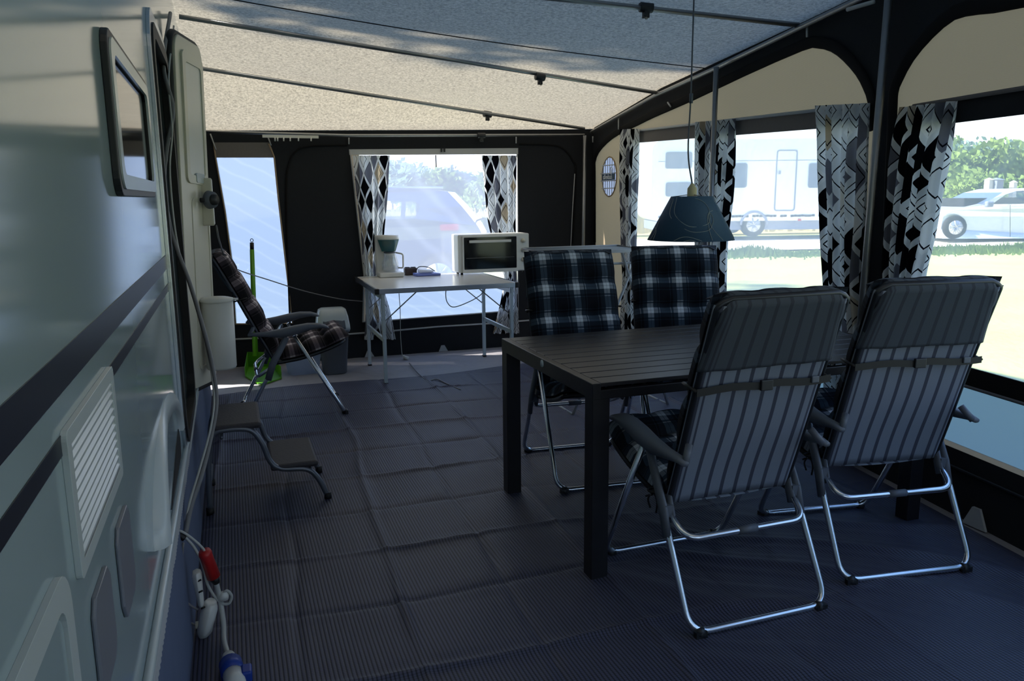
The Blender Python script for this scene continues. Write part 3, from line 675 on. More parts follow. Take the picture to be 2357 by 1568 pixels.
for y0, y1, z0, z1 in ((1.345, 1.495, 0.685, 0.845), (1.10, 1.245, 0.70, 0.845)):
    P_ = [(y0, z0 + 0.03), (y0 + 0.02, z0), (y1 - 0.02, z0), (y1, z0 + 0.02), (y1, z1 - 0.02), (y1 - 0.02, z1), (y0 + 0.02, z1), (y0, z1 - 0.02)]
    o = MB(); o.sheet(P_, [], mc(0.007), 0.007, (-1, 0, 0)); f_ = o.build('vent_flap', 'recess', cv_, world=True, bevel=0.005)
g = MB(); g.sheet(rrect(0.25, 0.36, 0.975, 0.965, 0.05), [rrect(0.285, 0.395, 0.94, 0.93, 0.03)], mc(0.008), 0.008, (-1, 0, 0)); hf = g.build('hatch', 'caravan_trim', cv_, world=True, bevel=0.006)
o = MB(); o.sheet(rrect(0.29, 0.40, 0.935, 0.925, 0.03), [], mc(0.004), 0.004, (-1, 0, 0)); o.build('hatch_door', 'caravan', hf, world=True)
# wheel arch
o = MB(); oa, ia = ell(0.54, 0.215), ell(0.47, 0.155); n = len(oa)
secs = []
for i_, ((a, b), (c, d)) in enumerate(zip(oa, ia)):
    p_ = 0.010 + 0.026 * abs(math.cos(PI * i_ / (n - 1))) * (1 if i_ > n / 2 else 0.3)
    secs.append([V((XC, a, b)), V((XC + p_ * 0.6, a + (c - a) * 0.1, b + (d - b) * 0.1)), V((XC + p_, a + (c - a) * 0.45, b + (d - b) * 0.45)), V((XC + p_ * 0.8, c, d)), V((XC - 0.02, c, d))])
vs_ = [p for s_ in secs for p in s_]; fs = [(i * 5 + k_, i * 5 + k_ + 1, (i + 1) * 5 + k_ + 1, (i + 1) * 5 + k_) for i in range(n - 1) for k_ in range(4)]
o.add(vs_, fs, True); wa = o.build('wheel_arch', 'caravan_trim', cv_, world=True)
o = MB(); o.sheet([(2.34, 0.50), (2.86, 0.50), (2.88, 0.56), (2.84, 0.60), (2.70, 0.585), (2.45, 0.53)], [], mc(0.002), 0.002, (-1, 0, 0)); o.build('arch_shade_sheet', 'black', wa, world=True)  # flat black sheet painted for the shade in the wheel opening
# door frame, dark interior
o = MB(); o.sheet(rrect(DY0 - 0.045, DZ0 - 0.03, DY1 + 0.03, DZ1 + 0.045, 0.15, 6), [rrect(DY0, DZ0, DY1, DZ1, 0.12, 6)], mc(0.012), 0.012, (-1, 0, 0)); df = o.build('door_frame', 'alu', cv_, world=True, bevel=0.003)
o = MB(); o.sheet(rrect(DY0 - 0.004, DZ0, DY1 + 0.004, DZ1, 0.12, 6), [rrect(DY0 + 0.05, DZ0 + 0.04, DY1 - 0.05, DZ1 - 0.05, 0.09, 6)], mc(0.018), 0.03, (-1, 0, 0)); o.build('seal', 'black', df, world=True)
o = MB(); o.sheet([(DY0 - 0.1, DZ0 - 0.05), (DY1 + 0.1, DZ0 - 0.05), (DY1 + 0.1, DZ1 + 0.05), (DY0 - 0.1, DZ1 + 0.05)], [], mc(-0.35), 0.02, (-1, 0, 0)); o.build('interior', 'brown', cv_, world=True)
# awning rail, pleated strip and skirt
o = MB(); o.tube([(XC + 0.008, -2.5, 0.485), (XC + 0.008, 1.85, 0.485), (XC + 0.008, 3.0, 0.475), (XC + 0.008, 5.9, 0.42)], 0.010, 8); o.tube([(XC + 0.006, -2.5, 0.462), (XC + 0.006, 3.0, 0.452), (XC + 0.006, 5.9, 0.40)], 0.006, 8); o.build('awning_rail', 'caravan_trim', cv_, world=True)
o = MB(); o.grid(lambda u, v: (XC + 0.006 + 0.0012 * math.sin(u * 2100) + 0.002 * noise.noise(V((u * 80, v, 0))), -2.5 + 8.4 * u, 0.455 - 0.07 * v - 0.03 * max(0, u - 0.6)), 1600, 4); o.build('pleated_strip', 'strap_white', cv_, world=True)
o = MB(); o.grid(lambda u, v: (XC + 0.004 + 0.006 * noise.noise(V((u * 14, v * 2, 3))) + 0.012 * v, -2.5 + 8.4 * u, 0.388 * (1 - v) + 0.002 - 0.02 * max(0, u - 0.6) * (1 - v)), 160, 12); o.build('skirt', 'skirt', cv_, world=True)
# the open door, folded back past its hinges
q00, q01 = gy(442, 900, 3.93), gy(400, 72, 3.93); q10, q11 = gy(501, 872, 4.52), gy(464, 112, 4.52)
def dq(d=0.0):
    nn = (q10 - q00).cross(q01 - q00).normalized(); nn = nn if nn.x > 0 else -nn
    nn = nn if nn.dot(EYEP - q00) > 0 else -nn
    return lambda a, b: (q00.lerp(q10, a)).lerp(q01.lerp(q11, a), b) + nn * d
dn = (dq(1)(0, 0) - dq(0)(0, 0))
def rr2(a0, b0, a1, b1, ra, rb, n=5):
    return [(x * ra, y * rb) for x, y in rrect(a0 / ra, b0 / rb, a1 / ra, b1 / rb, 1.0, n)]
o = MB(); o.sheet(rr2(0, 0, 1, 1, 0.16, 0.06, 6), [], dq(0), 0.035, -dn); dr = o.build('door', 'cream', cv_, world=True, bevel=0.010)
o = MB(); rim_ = [dq(-0.022)(*p) for p in rr2(-0.03, -0.006, 1.0, 1.003, 0.16, 0.06, 6)]; o.tube(rim_, 0.016, 8, closed=True); o.build('gasket', 'black', dr, world=True)
o = MB(); o.sheet(rr2(0.16, 0.60, 0.93, 0.965, 0.10, 0.02), [rr2(0.26, 0.625, 0.84, 0.935, 0.06, 0.012)], dq(0.010), 0.010, -dn); bl = o.build('blind_frame', 'cream', dr, world=True, bevel=0.004)
o = MB(); o.sheet(rr2(0.26, 0.625, 0.84, 0.935, 0.06, 0.012), [], dq(0.004), 0.004, -dn); o.build('blind', 'white_plastic', bl, world=True)
o = MB(); o.sheet(rr2(0.45, 0.605, 0.75, 0.632, 0.04, 0.005), [], dq(0.014), 0.008, -dn); o.build('blind_grip', 'caravan_trim', bl, world=True)
o = MB(); o.sheet(rr2(0.30, 0.05, 0.94, 0.56, 0.08, 0.02), [rr2(0.36, 0.06, 0.90, 0.55, 0.06, 0.015)], dq(0.004), 0.004, -dn); o.build('panel_ridge', 'cream', dr, world=True)
la = gy(477, 465, 4.40); o = MB(); o.box(la + V((0.0, 0, 0)), (0.06, 0.12, 0.24)); lk = o.build('lock', 'cream', dr, world=True, bevel=0.008)
kc = gy(486, 460, 4.28); ax = V((0.75, -0.66, 0)).normalized(); o = MB(); o.tube([kc - ax * 0.012, kc + ax * 0.014], [0.046, 0.040], 24); o.build('bezel', 'white_plastic', lk, world=True) if False else o.build('lock_bezel', 'grey_plastic', dr, world=True)
o = MB(); o.tube([kc, kc + ax * 0.03], [0.030, 0.026], 20); o.tube([gy(462, 461, 4.25), kc], 0.012, 10); o.build('knob', 'dark_plastic', dr, world=True)
bc = gy(505, 760, 4.20); zt, zb = gy(505, 688, 4.2).z, gy(505, 848, 4.2).z
o = MB(); o.lathe((bc.x - 0.002, bc.y, zb), [(0.0, 0), (0.068, 0.0), (0.073, 0.01), (0.078, zt - zb - 0.012), (0.074, zt - zb - 0.01), (0.066, 0.02), (0.0, 0.015)], 32); db = o.build('door_bin', 'white_plastic', dr, world=True)
o = MB(); o.lathe((bc.x - 0.002, bc.y, zt - 0.012), [(0.081, 0), (0.083, 0.006), (0.080, 0.014), (0.05, 0.022), (0.0, 0.025)], 32); o.box((bc.x + 0.088, bc.y - 0.01, zt - 0.004), (0.025, 0.03, 0.008)); o.build('bin_lid', 'white_plastic', dr, world=True)
for pz in ((380, 185), (404, 510), (431, 800)):
    c_ = gy(pz[0], pz[1], 3.87); o = MB(); o.box(c_, (0.02, 0.05, 0.10)); o.tube([c_ + V((0.008, -0.01, -0.07)), c_ + V((0.008, -0.01, 0.07))], 0.008, 8); o.build('hinge', 'steel_grey', cv_, world=True, bevel=0.002)

# ---------------------------------------------------------------- cables and sockets beside the caravan
def cable(pts, r, name, label, cat, mat='cable', n=8, group=None, extra=None):
    o = MB(); o.tube(spline(pts, 8), r * (0.75 if r < 0.0065 else 1.0), n)
    return tag(o.build(name, mat), label, cat, group)
def yy(*L): return [gy(px, py, y) for px, py, y in L]
cable(yy((392, 30, 4.2), (376, 150, 3.72), (398, 250, 3.66), (384, 340, 3.60), (378, 430, 3.55), (396, 540, 3.5), (436, 650, 3.45), (466, 750, 3.4), (488, 840, 3.3), (498, 930, 3.15), (480, 1030, 2.95), (462, 1100, 2.8), (440, 1165, 2.7), (427, 1228, 2.6)), 0.0085, 'power_cable', 'thick pale cable looping down in front of the open caravan door to the sockets', 'cable', 'cable_grey')
cable(yy((400, 60, 4.2), (388, 180, 3.72), (396, 300, 3.62), (391, 400, 3.56), (408, 560, 3.5), (446, 690, 3.44), (474, 790, 3.37), (492, 900, 3.2), (486, 980, 3.0), (458, 1085, 2.82), (436, 1160, 2.7), (424, 1225, 2.62)), 0.0055, 'power_cable', 'thinner white cable tied alongside the thick cable by the caravan door', 'cable')
cable(yy((498, 520, 4.35), (505, 555, 4.6), (520, 595, 5.2), (545, 620, 5.9), (620, 645, 6.5), (700, 670, 6.68), (780, 688, 6.7), (835, 694, 6.70)), 0.006, 'power_cable', 'thin grey cord strung from the caravan door lock to the far window edge', 'cord', 'cable_grey')
YS = 2.5
cable(yy((388, 1222, YS), (405, 1228, YS), (425, 1240, YS)), 0.010, 'power_cable', 'short black cable stub entering the caravan skirt above the red connector', 'cable', 'black')
cable(yy((390, 1215, YS), (420, 1225, YS), (446, 1243, YS), (466, 1262, YS), (474, 1275, YS)), 0.0055, 'power_cable', 'white lead running into the top of the red connector', 'cable')
cable(yy((425, 1235, YS), (448, 1262, YS), (466, 1300, YS), (480, 1350, YS), (505, 1385, YS), (526, 1390, YS), (533, 1372, YS), (522, 1360, YS), (510, 1370, YS)), 0.006, 'power_cable', 'white lead with a small curled loop beside the white sockets', 'cable')
cable(yy((412, 1235, YS), (398, 1300, YS), (404, 1350, YS), (420, 1378, YS), (440, 1395, YS), (456, 1404, YS)), 0.005, 'power_cable', 'thin pale lead drooping closest to the caravan skirt', 'cable', 'cable_grey')
cable(yy((422, 1250, YS), (414, 1330, YS), (412, 1390, YS), (424, 1425, YS), (452, 1440, YS)), 0.005, 'power_cable', 'thin lead curving into the bottom of the large white adapter', 'cable', 'cable_grey')
cable(yy((497, 1340, YS), (505, 1372, YS), (510, 1400, YS), (515, 1440, 2.46)) + [gz(516, 1475, 0.04), gz(526, 1512, 0.035)], 0.008, 'power_cable', 'grey cable from the red connector down to the blue camping plug', 'cable')
rc = thing('red_connector', gy(490, 1335, YS), 'red power connector hanging by the caravan skirt near the floor', 'connector')
a, b = gy(470, 1268, YS), gy(492, 1328, YS); o = MB(); o.tube([a, a.lerp(b, 0.12), a.lerp(b, 0.2), b], [0.022, 0.026, 0.024, 0.026], 14, flat=0.8); o.build('housing', 'red', rc, world=True)
o = MB(); o.tube([b, gy(499, 1343, YS)], [0.018, 0.010], 12); o.build('cable_gland', 'black', rc, world=True)
ad = thing('power_adapter', gy(460, 1400, YS), 'slim white multi-socket hanging below the red connector', 'socket')
a, b = gy(452, 1315, YS), gy(464, 1398, YS); o = MB(); o.tube([a, a.lerp(b, 0.1), a.lerp(b, 0.9), b], [0.022, 0.028, 0.017, 0.011], 6, flat=0.6); o.build('housing', 'white_plastic', ad, world=True, bevel=0.003)
for u in (0.2, 0.5, 0.95):
    c_ = a.lerp(b, u) + V((0, -0.022, 0)); o = MB(); o.tube([c_, c_ + V((0.012, 0, 0.004))], 0.003, 6); o.build('socket_hole', 'black', ad, world=True)
ad = thing('power_adapter', gy(480, 1475, 2.48), 'large rounded white adapter lying on the carpet against the caravan skirt', 'socket')
a, b = gy(486, 1385, 2.50), gy(466, 1470, 2.50); o = MB(); o.tube([a, a.lerp(b, 0.15), a.lerp(b, 0.75), b], [0.030, 0.042, 0.040, 0.020], 10, flat=0.6); o.build('housing', 'white_plastic', ad, world=True, bevel=0.004)
o = MB(); o.tube([gy(450, 1440, YS), gy(462, 1438, YS)], 0.012, 10); o.build('plug', 'cream', ad, world=True)
bp = thing('camping_plug', gy(545, 1568, 2.30), 'round blue and white camping plug on the carpet at the bottom edge of the view', 'plug')
a, b = gz(526, 1510, 0.036), gz(546, 1590, 0.036); d = (b - a).normalized()
o = MB(); o.tube([a, a + d * 0.05], [0.018, 0.027], 16); o.tube([a + d * 0.10, a + d * 0.19], [0.029, 0.029], 16); o.build('housing', 'white_plastic', bp, world=True)
o = MB(); o.tube([a + d * 0.045, a + d * 0.105], [0.033, 0.033], 18); o.build('collar', 'blue', bp, world=True)
o = MB(); o.box(a + d * 0.12 + V((0.035, 0.0, 0.005)), (0.03, 0.05, 0.035)); o.build('flap', 'blue', bp, world=True, bevel=0.006)
o = MB(); p_ = gy(515, 1372, YS); o.lathe((p_.x, p_.y, p_.z - 0.012), [(0, 0), (0.014, 0), (0.016, 0.014), (0.011, 0.024), (0, 0.026)], 14); tag(o.build('small_plug', 'white_plastic'), 'small round white plug inside the curled white lead', 'plug')

# ---------------------------------------------------------------- two-step stool at the caravan door
st = thing('step_stool', (0.05, 3.68, 0.011), 'two-step folding stool with grey tubular frame at the caravan door', 'step stool')
prof = [(462, 1185), (478, 1060), (490, 1003), (520, 990), (575, 990), (603, 1020), (622, 1062), (648, 1079), (705, 1080), (733, 1102), (755, 1143)]
for y_ in (3.52, 3.90):
    pts = [gy(a, b, 3.52) for a, b in prof]; pts = [V((p.x, y_, max(0.024, p.z + 0.0))) for p in pts]
    pts[0].x = -0.16; pts[1].x = -0.15
    o = MB(); o.tube(spline(pts, 5), 0.0125, 12); o.build('side_frame', 'step_tube', st, world=True)
    for q in (pts[0], pts[-1]): o = MB(); o.tube([V((q.x, q.y, 0.011)), V((q.x, q.y, 0.045))], 0.017, 12); o.build('foot_cap', 'black', st, world=True)
za = gy(540, 990, 3.52).z; zb_ = gy(670, 1079, 3.52).z; xa0, xa1 = gy(497, 990, 3.52).x - 0.01, gy(603, 1000, 3.52).x; xb0, xb1 = gy(622, 1066, 3.52).x, gy(733, 1070, 3.52).x
for x0, x1, z in ((xa0, xa1, za), (xb0, xb1, zb_)):
    o = MB(); o.box(((x0 + x1) / 2, 3.71, z + 0.012), (x1 - x0, 0.40, 0.028)); o.build('tread', 'step_tread', st, world=True, bevel=0.012)
for x0, z in ((xa0 + 0.03, za - 0.03), (xb1 - 0.03, zb_ - 0.03), (-0.155, 0.12)):
    o = MB(); o.tube([(x0, 3.52, z), (x0, 3.90, z)], 0.008, 10); o.build('crossbar', 'step_tube', st, world=True)

# ---------------------------------------------------------------- reclining camping chairs and their cushions
HW = 0.262
BP = [(-0.105, 0.375), (-0.165, 0.55), (-0.240, 0.78), (-0.318, 1.00), (-0.338, 1.055)]     # back profile (y,z)
SP = [(-0.11, 0.365), (0.05, 0.385), (0.20, 0.425), (0.315, 0.47)]                            # seat profile
def prof_at(P_, t):
    L = [0.0]
    for a, b in zip(P_[:-1], P_[1:]): L.append(L[-1] + math.hypot(b[0] - a[0], b[1] - a[1]))
    d = t * L[-1]
    for i in range(len(P_) - 1):
        if d <= L[i + 1] + 1e-9 or i == len(P_) - 2:
            q = (d - L[i]) / (L[i + 1] - L[i]); a, b = P_[i], P_[i + 1]
            y, z = a[0] + (b[0] - a[0]) * q, a[1] + (b[1] - a[1]) * q; tx, tz = b[0] - a[0], b[1] - a[1]; m = math.hypot(tx, tz)
            return y, z, tx / m, tz / m, d, L[-1]
BPs = [(p.y, p.z) for p in spline([V((0, a, b)) for a, b in BP], 6)]; SPs = [(p.y, p.z) for p in spline([V((0, a, b)) for a, b in SP], 6)]
def make_chair(label):
    r = thing('camping_chair', (0, 0, 0), label, 'chair', 'reclining camping chairs')
    fr_ = [(-HW, 0.015, 0.535), (-HW, 0.305, 0.014), (HW, 0.305, 0.014), (HW, 0.015, 0.535)]
    o = MB(); o.tube(fillet(fr_, 0.07, 7), 0.0115, 12); o.build('front_leg_frame', 'alu', r)
    rr_ = [(-HW, -0.03, 0.54), (-HW, -0.125, 0.345), (-HW, -0.305, 0.014), (HW, -0.305, 0.014), (HW, -0.125, 0.345), (HW, -0.03, 0.54)]
    o = MB(); o.tube(fillet(rr_, 0.07, 7), 0.0115, 12); o.build('rear_leg_frame', 'alu', r)
    for sx in (-1, 1):
        for sy in (-1, 1):
            o = MB(); o.tube([(sx * (HW - 0.02), sy * 0.305, 0.012), (sx * (HW - 0.045), sy * 0.31, 0.014)], 0.019, 10); o.box((sx * (HW - 0.03), sy * 0.315, 0.012), (0.04, 0.018, 0.022)); o.build('foot_cap', 'dark_plastic', r)
        o = MB(); o.tube([(sx * (HW + 0.002), -0.03, 0.53), (sx * (HW + 0.002), -0.125, 0.36), (sx * (HW + 0.002), -0.155, 0.27)], [0.011, 0.013, 0.012], 10, flat=1.7)
        o.tube([(sx * (HW - 0.026), -0.105, 0.40), (sx * (HW - 0.026), -0.14, 0.315)], 0.010, 10, flat=2.0); o.box((sx * (HW - 0.012), -0.125, 0.355), (0.03, 0.035, 0.04)); o.build('joint', 'grey_plastic', r)
        # armrest
        o = MB(); S = [(-0.255, 0.555, 0.013, 0.007), (-0.22, 0.560, 0.018, 0.010), (-0.14, 0.558, 0.022, 0.016), (-0.06, 0.560, 0.027, 0.026), (0.02, 0.574, 0.032, 0.027), (0.10, 0.590, 0.034, 0.020), (0.17, 0.592, 0.033, 0.014), (0.21, 0.582, 0.026, 0.010), (0.226, 0.574, 0.010, 0.004)]
        rings = []
        for y, z, hw, ht in S:
            rings.append([V((sx * (HW + 0.006) + hw * math.copysign(abs(math.cos(a)) ** 0.7, math.cos(a)), y, z + ht * (math.sin(a) if math.sin(a) > 0 else 1.25 * math.sin(a)))) for a in [k_ * PI / 8 for k_ in range(16)]])
        vs_ = [p for q in rings for p in q]; n_ = 16
        fs = [(i * n_ + k_, i * n_ + (k_ + 1) % n_, (i + 1) * n_ + (k_ + 1) % n_, (i + 1) * n_ + k_) for i in range(len(rings) - 1) for k_ in range(n_)]
        fs += [tuple(range(n_)), tuple((len(rings) - 1) * n_ + k_ for k_ in range(n_))]
        o.add(vs_, fs, True); o.tube([(sx * (HW + 0.0), -0.245, 0.553), (sx * (HW - 0.03), -0.215, 0.60)], 0.012, 8); o.build('armrest', 'grey_plastic', r)
    o = MB(); o.tube(fillet([(-HW + 0.02, -0.12, 0.35), (-HW + 0.03, -0.215, 0.285), (HW - 0.03, -0.215, 0.285), (HW - 0.02, -0.12, 0.35)], 0.07, 7), 0.011, 12); o.build('crossbar', 'alu', r)
    o = MB(); o.tube([(-0.035, -0.215, 0.285), (0.035, -0.215, 0.285)], 0.0135, 12); o.build('crossbar_sleeve', 'grey_plastic', r)
    pts = [(-0.232, a, b) for a, b in BPs]; top = fillet(pts + [(0.232, a, b) for a, b in reversed(BPs)], 0.05, 5) if False else pts[:-1] + [(-0.215, -0.340, 1.060), (-0.19, -0.343, 1.070), (0.19, -0.343, 1.070), (0.215, -0.340, 1.060)] + [(-x, a, b) for x, a, b in reversed(pts[:-1])]
    o = MB(); o.tube(top, 0.0115, 10); o.build('back_frame', 'dark_metal', r)
    pts = [(-0.232, a, b) for a, b in SPs]; top = pts[:-1] + [(-0.20, 0.325, 0.473), (0.20, 0.325, 0.473)] + [(-x, a, b) for x, a, b in reversed(pts[:-1])]
    o = MB(); o.tube(top, 0.0115, 10); o.build('seat_frame', 'dark_metal', r)
    def bs(off):
        def f(u, v):
            y, z, ty, tz, d, L = prof_at(BPs, v); w = 0.232 + 0.0
            sag = -0.010 * math.sin(PI * u) * (0.6 + 0.5 * math.sin(v * 11)) + off
            x = (u * 2 - 1) * w; e_ = max(0, abs(u * 2 - 1) - 0.93) / 0.07
            nn = (-tz, ty)
            return (x + math.copysign(0.012, x) * e_, y + (0.013 * (1 - e_) + sag) * nn[0] * 1.0, z + (0.013 * (1 - e_) + sag) * nn[1])
        return f
    def buv(u, v): y, z, a, b, d, L = prof_at(BPs, v); return ((u * 2 - 1) * 0.232, d)
    o = MB(); o.grid(bs(0.0), 34, 26, True, buv); o.build('back_fabric', 'sling', r, solid=0.003)
    def sf(u, v): y, z, ty, tz, d, L = prof_at(SPs, v); return ((u * 2 - 1) * 0.236, y, z - 0.012 * math.sin(PI * u) + 0.008)
    o = MB(); o.grid(sf, 20, 14, True, lambda u, v: ((u * 2 - 1) * 0.232, v * 0.45)); o.build('seat_fabric', 'sling', r, solid=0.003)
    return r
def pad(o, P_, t0, t1, w, T, base, rows, cols, seed, side):
    """closed, tufted pad along a profile; side=+1 grows towards the sitter"""
    def f(front):
        def g(u, v):
            y, z, ty, tz, d, L = prof_at(P_, t0 + (t1 - t0) * v); nn = (tz, -ty) if side > 0 else (-tz, ty)
            e_ = (max(0.0, 1 - abs(2 * u - 1) ** 10)) ** 0.5 * (max(0.0, 1 - abs(2 * v - 1) ** 14)) ** 0.5
            if front:
                du, dv = abs(u * cols - round(u * cols)) / cols * w, abs(v * rows - round(v * rows)) / rows * (t1 - t0) * L
                dent = 0.38 * math.exp(-((du / 0.035) ** 2 + (dv / 0.035) ** 2)) + 0.20 * math.exp(-(dv / 0.016) ** 2)
                h = base + T * e_ * (1 - dent) * (1 + 0.12 * noise.noise(V((u * 5, v * 7, seed))))
            else: h = base - 0.002 * e_
            bul = 0.012 * (1 - abs(2 * u - 1) ** 3) if front else 0
            return ((u - 0.5) * w * (1 + 0.0), y + (h + bul) * nn[0], z + (h + bul) * nn[1])
        return g
    def uvf(u, v): y, z, a, b, d, L = prof_at(P_, t0 + (t1 - t0) * v); return ((u - 0.5) * w + 0.0825 + seed * 0.013, (t1 - t0) * L * (1 - v) + 0.035)
    o.grid(f(True), 48, 64, True, uvf); o.grid(f(False), 12, 24, True, uvf)
def make_cushion(label, mat='plaid', seed=0):
    r = thing('chair_cushion', (0, 0, 0), label, 'cushion', 'plaid high-back chair cushions')
    o = MB(); pad(o, BPs, 0.06, 1.035, 0.485, 0.058, 0.016, 4, 3, seed, 1); o.build('back_pad', mat, r)
    o = MB(); pad(o, SPs, 0.10, 1.12, 0.485, 0.055, 0.020, 3, 3, seed + 3, -1); o.build('seat_pad', mat, r)
    # hood over the top of the chair back
    def hood(u, v):
        x = (u * 2 - 1) * (0.250 - 0.034 * min(1, v))
        if v < 0.8: y, z, ty, tz, d, L = prof_at(BPs, 0.70 + 0.31 * v / 0.8); off = 0.020
        else: y, z, ty, tz, d, L = prof_at(BPs, 1.0); q = (v - 0.8) / 0.2; z += 0.014 + 0.016 * math.sin(PI * (0.2 + 0.6 * q)); off = 0.020 - 0.085 * q
        cx_ = max(0.0, abs(x) - 0.175) / 0.05; drop = 0.026 * cx_ * cx_ * (1 if v > 0.7 else max(0, (v - 0.5) * 5) if v > 0.5 else 0)
        e_ = max(0, abs(u * 2 - 1) - 0.9) / 0.1
        return (x, y - (off - 0.018 * e_) * (tz if v < 0.8 else 1.0), z + off * 0.0 - drop + (off * ty if v < 0.8 else 0) + 0.003 * noise.noise(V((u * 6, v * 4, seed))))
    o = MB(); o.grid(hood, 36, 24, True, lambda u, v: ((u * 2 - 1) * 0.25, v * 0.3)); o.build('hood', 'hood', r, solid=0.004)
    y, z, ty, tz, d, L = prof_at(BPs, 0.60)
    o = MB()
    for sx in (-1, 1):
        for t in range(6): o.hexa([(sx * (0.0 + 0.0413 * (t + q)) , y - 0.030 - 0.002 * w_, z + 0.004 * math.sin((t + q) * 0.9 + sx) + h) for h in (-0.012, 0.012) for q, w_ in ((0, 0), (1, 0), (1, 1), (0, 1))])
    for sx in (-1, 1): o.tube([(sx * 0.247, y - 0.030, z), (sx * 0.250, y + 0.02, z + 0.008), (sx * 0.243, y + 0.05, z + 0.01)], 0.008, 6, flat=0.6)
    o.build('strap', 'black', r)
    o = MB(); o.box((0.0, y - 0.034, z), (0.044, 0.012, 0.034)); o.build('buckle', 'dark_plastic', r, bevel=0.003)
    o = MB(); o.box((0.185, y - 0.034, z + 0.002), (0.028, 0.008, 0.022)); o.build('strap_slider', 'grey_plastic', r, bevel=0.003)
    o = MB(); t_ = V((-0.262, -0.06, 0.40))
    for q in (((0, 0, 0), (-0.012, -0.01, -0.01), (-0.03, -0.03, 0.0), (-0.035, -0.01, -0.012)), ((0, 0, 0), (-0.015, 0.01, -0.03), (-0.012, 0.0, -0.06)), ((0, 0, 0), (0.008, -0.01, -0.04), (0.002, -0.015, -0.075))): o.tube(spline([t_ + V(p) for p in q], 4), 0.0035, 6)
    o.tube([t_ + V((0.02 * math.cos(a), 0.02 * math.sin(a), 0.0)) for a in [k_ * PI / 5 for k_ in range(11)]], 0.004, 6)
    o.build('tie', 'black', r)
    return r
ch0 = make_chair('x'); cu0 = make_cushion('x', 'plaid', 0)
spots = [((1.535, 2.235), 0.0, 'grey striped camping chair with its back to the viewer, nearest the table corner', 'plaid cushion with grey striped hood strapped on the nearest chair left of two'),
         ((2.268, 2.300), -8.8, 'grey striped camping chair at the right edge, its back against the bright window', 'plaid cushion with grey striped hood on the chair beside the bright right window'),
         ((1.650, 3.480), 174.8, 'camping chair across the table on the left, facing the viewer beside the oven', 'navy and white plaid cushion on the facing chair left of two across the table'),
         ((2.262, 3.560), 163.0, 'camping chair across the table on the right, facing the viewer below the lamp', 'navy and white plaid cushion on the facing chair directly below the hanging lamp'),
         ((0.322, 5.200), -90.0, 'camping chair seen from the side next to the open caravan door', 'black plaid cushion on the sideways chair near the caravan door')]
for i, ((x, y), rz, lc, lu) in enumerate(spots):
    c = ch0 if i == 0 else copy_tree(ch0); u = cu0 if i == 0 else copy_tree(cu0)
    for q, l in ((c, lc), (u, lu)): q.location = (x, y, 0.012); q.rotation_euler = (0, 0, math.radians(rz)); q['label'] = l
    if i == 4:
        TR_ = Matrix.Translation((0, -0.11, 0.37)) @ Matrix.Rotation(math.radians(7), 4, 'X') @ Matrix.Translation((0, 0.11, -0.37))
        for q in list(c.children) + list(u.children):
            if q.name.startswith(('back_fabric', 'back_frame', 'back_pad', 'hood', 'strap', 'buckle')): q.data = q.data.copy(); q.data.transform(TR_)
        for q in u.children:
            if q.name.startswith(('back_pad', 'seat_pad')): q.data = q.data.copy(); q.data.materials[0] = M['plaid_black']

# ---------------------------------------------------------------- dining table
TX0, TX1, TY0, TY1, TH = 1.140, 2.675, 2.372, 3.335, 0.742
tb = thing('dining_table', ((TX0 + TX1) / 2, (TY0 + TY1) / 2, 0.012), 'dark brown slatted garden table with black square legs in the middle of the chairs', 'table')
o = MB(); h_ = 0.058
for c, d in (((TX0 + 0.016, (TY0 + TY1) / 2), (0.032, TY1 - TY0)), ((TX1 - 0.016, (TY0 + TY1) / 2), (0.032, TY1 - TY0)), (((TX0 + TX1) / 2, TY0 + 0.013), (TX1 - TX0 - 0.064, 0.026)), (((TX0 + TX1) / 2, TY1 - 0.013), (TX1 - TX0 - 0.064, 0.026))):
    o.box((c[0], c[1], TH - h_ / 2 - (0 if d[0] < 0.1 else 0.012)), (d[0], d[1], h_ - (0 if d[0] < 0.1 else 0.024)))
for k_ in (0.33, 0.67): o.box((TX0 + (TX1 - TX0) * k_, (TY0 + TY1) / 2, TH - 0.035), (0.03, TY1 - TY0 - 0.05, 0.02))
o.build('frame', 'table', tb, world=True, bevel=0.003)
NS = 11; sw = (TY1 - TY0) / NS
for k_ in range(NS):
    o = MB(); o.box(((TX0 + TX1) / 2, TY0 + sw * (k_ + 0.5), TH - 0.007), (TX1 - TX0 - 0.066, sw - 0.007, 0.014)); o.build('slat', 'slat', tb, world=True, bevel=0.002)
for sx, sy in ((0, 0), (0, 1), (1, 0), (1, 1)):
    x = TX0 + 0.034 if not sx else TX1 - 0.034; y = TY0 + 0.034 if not sy else TY1 - 0.034
    o = MB(); o.box((x, y, (TH - 0.024 + 0.013) / 2), (0.066, 0.066, TH - 0.024 - 0.013)); o.build('leg', 'table', tb, world=True, bevel=0.003)
c_ = gx(1248, 837, TX0); o = MB(); o.tube([(TX0 - 0.003, c_.y, c_.z), (TX0 + 0.004, c_.y, c_.z)], 0.015, 20); o.build('plug', 'caravan_trim', tb, world=True)

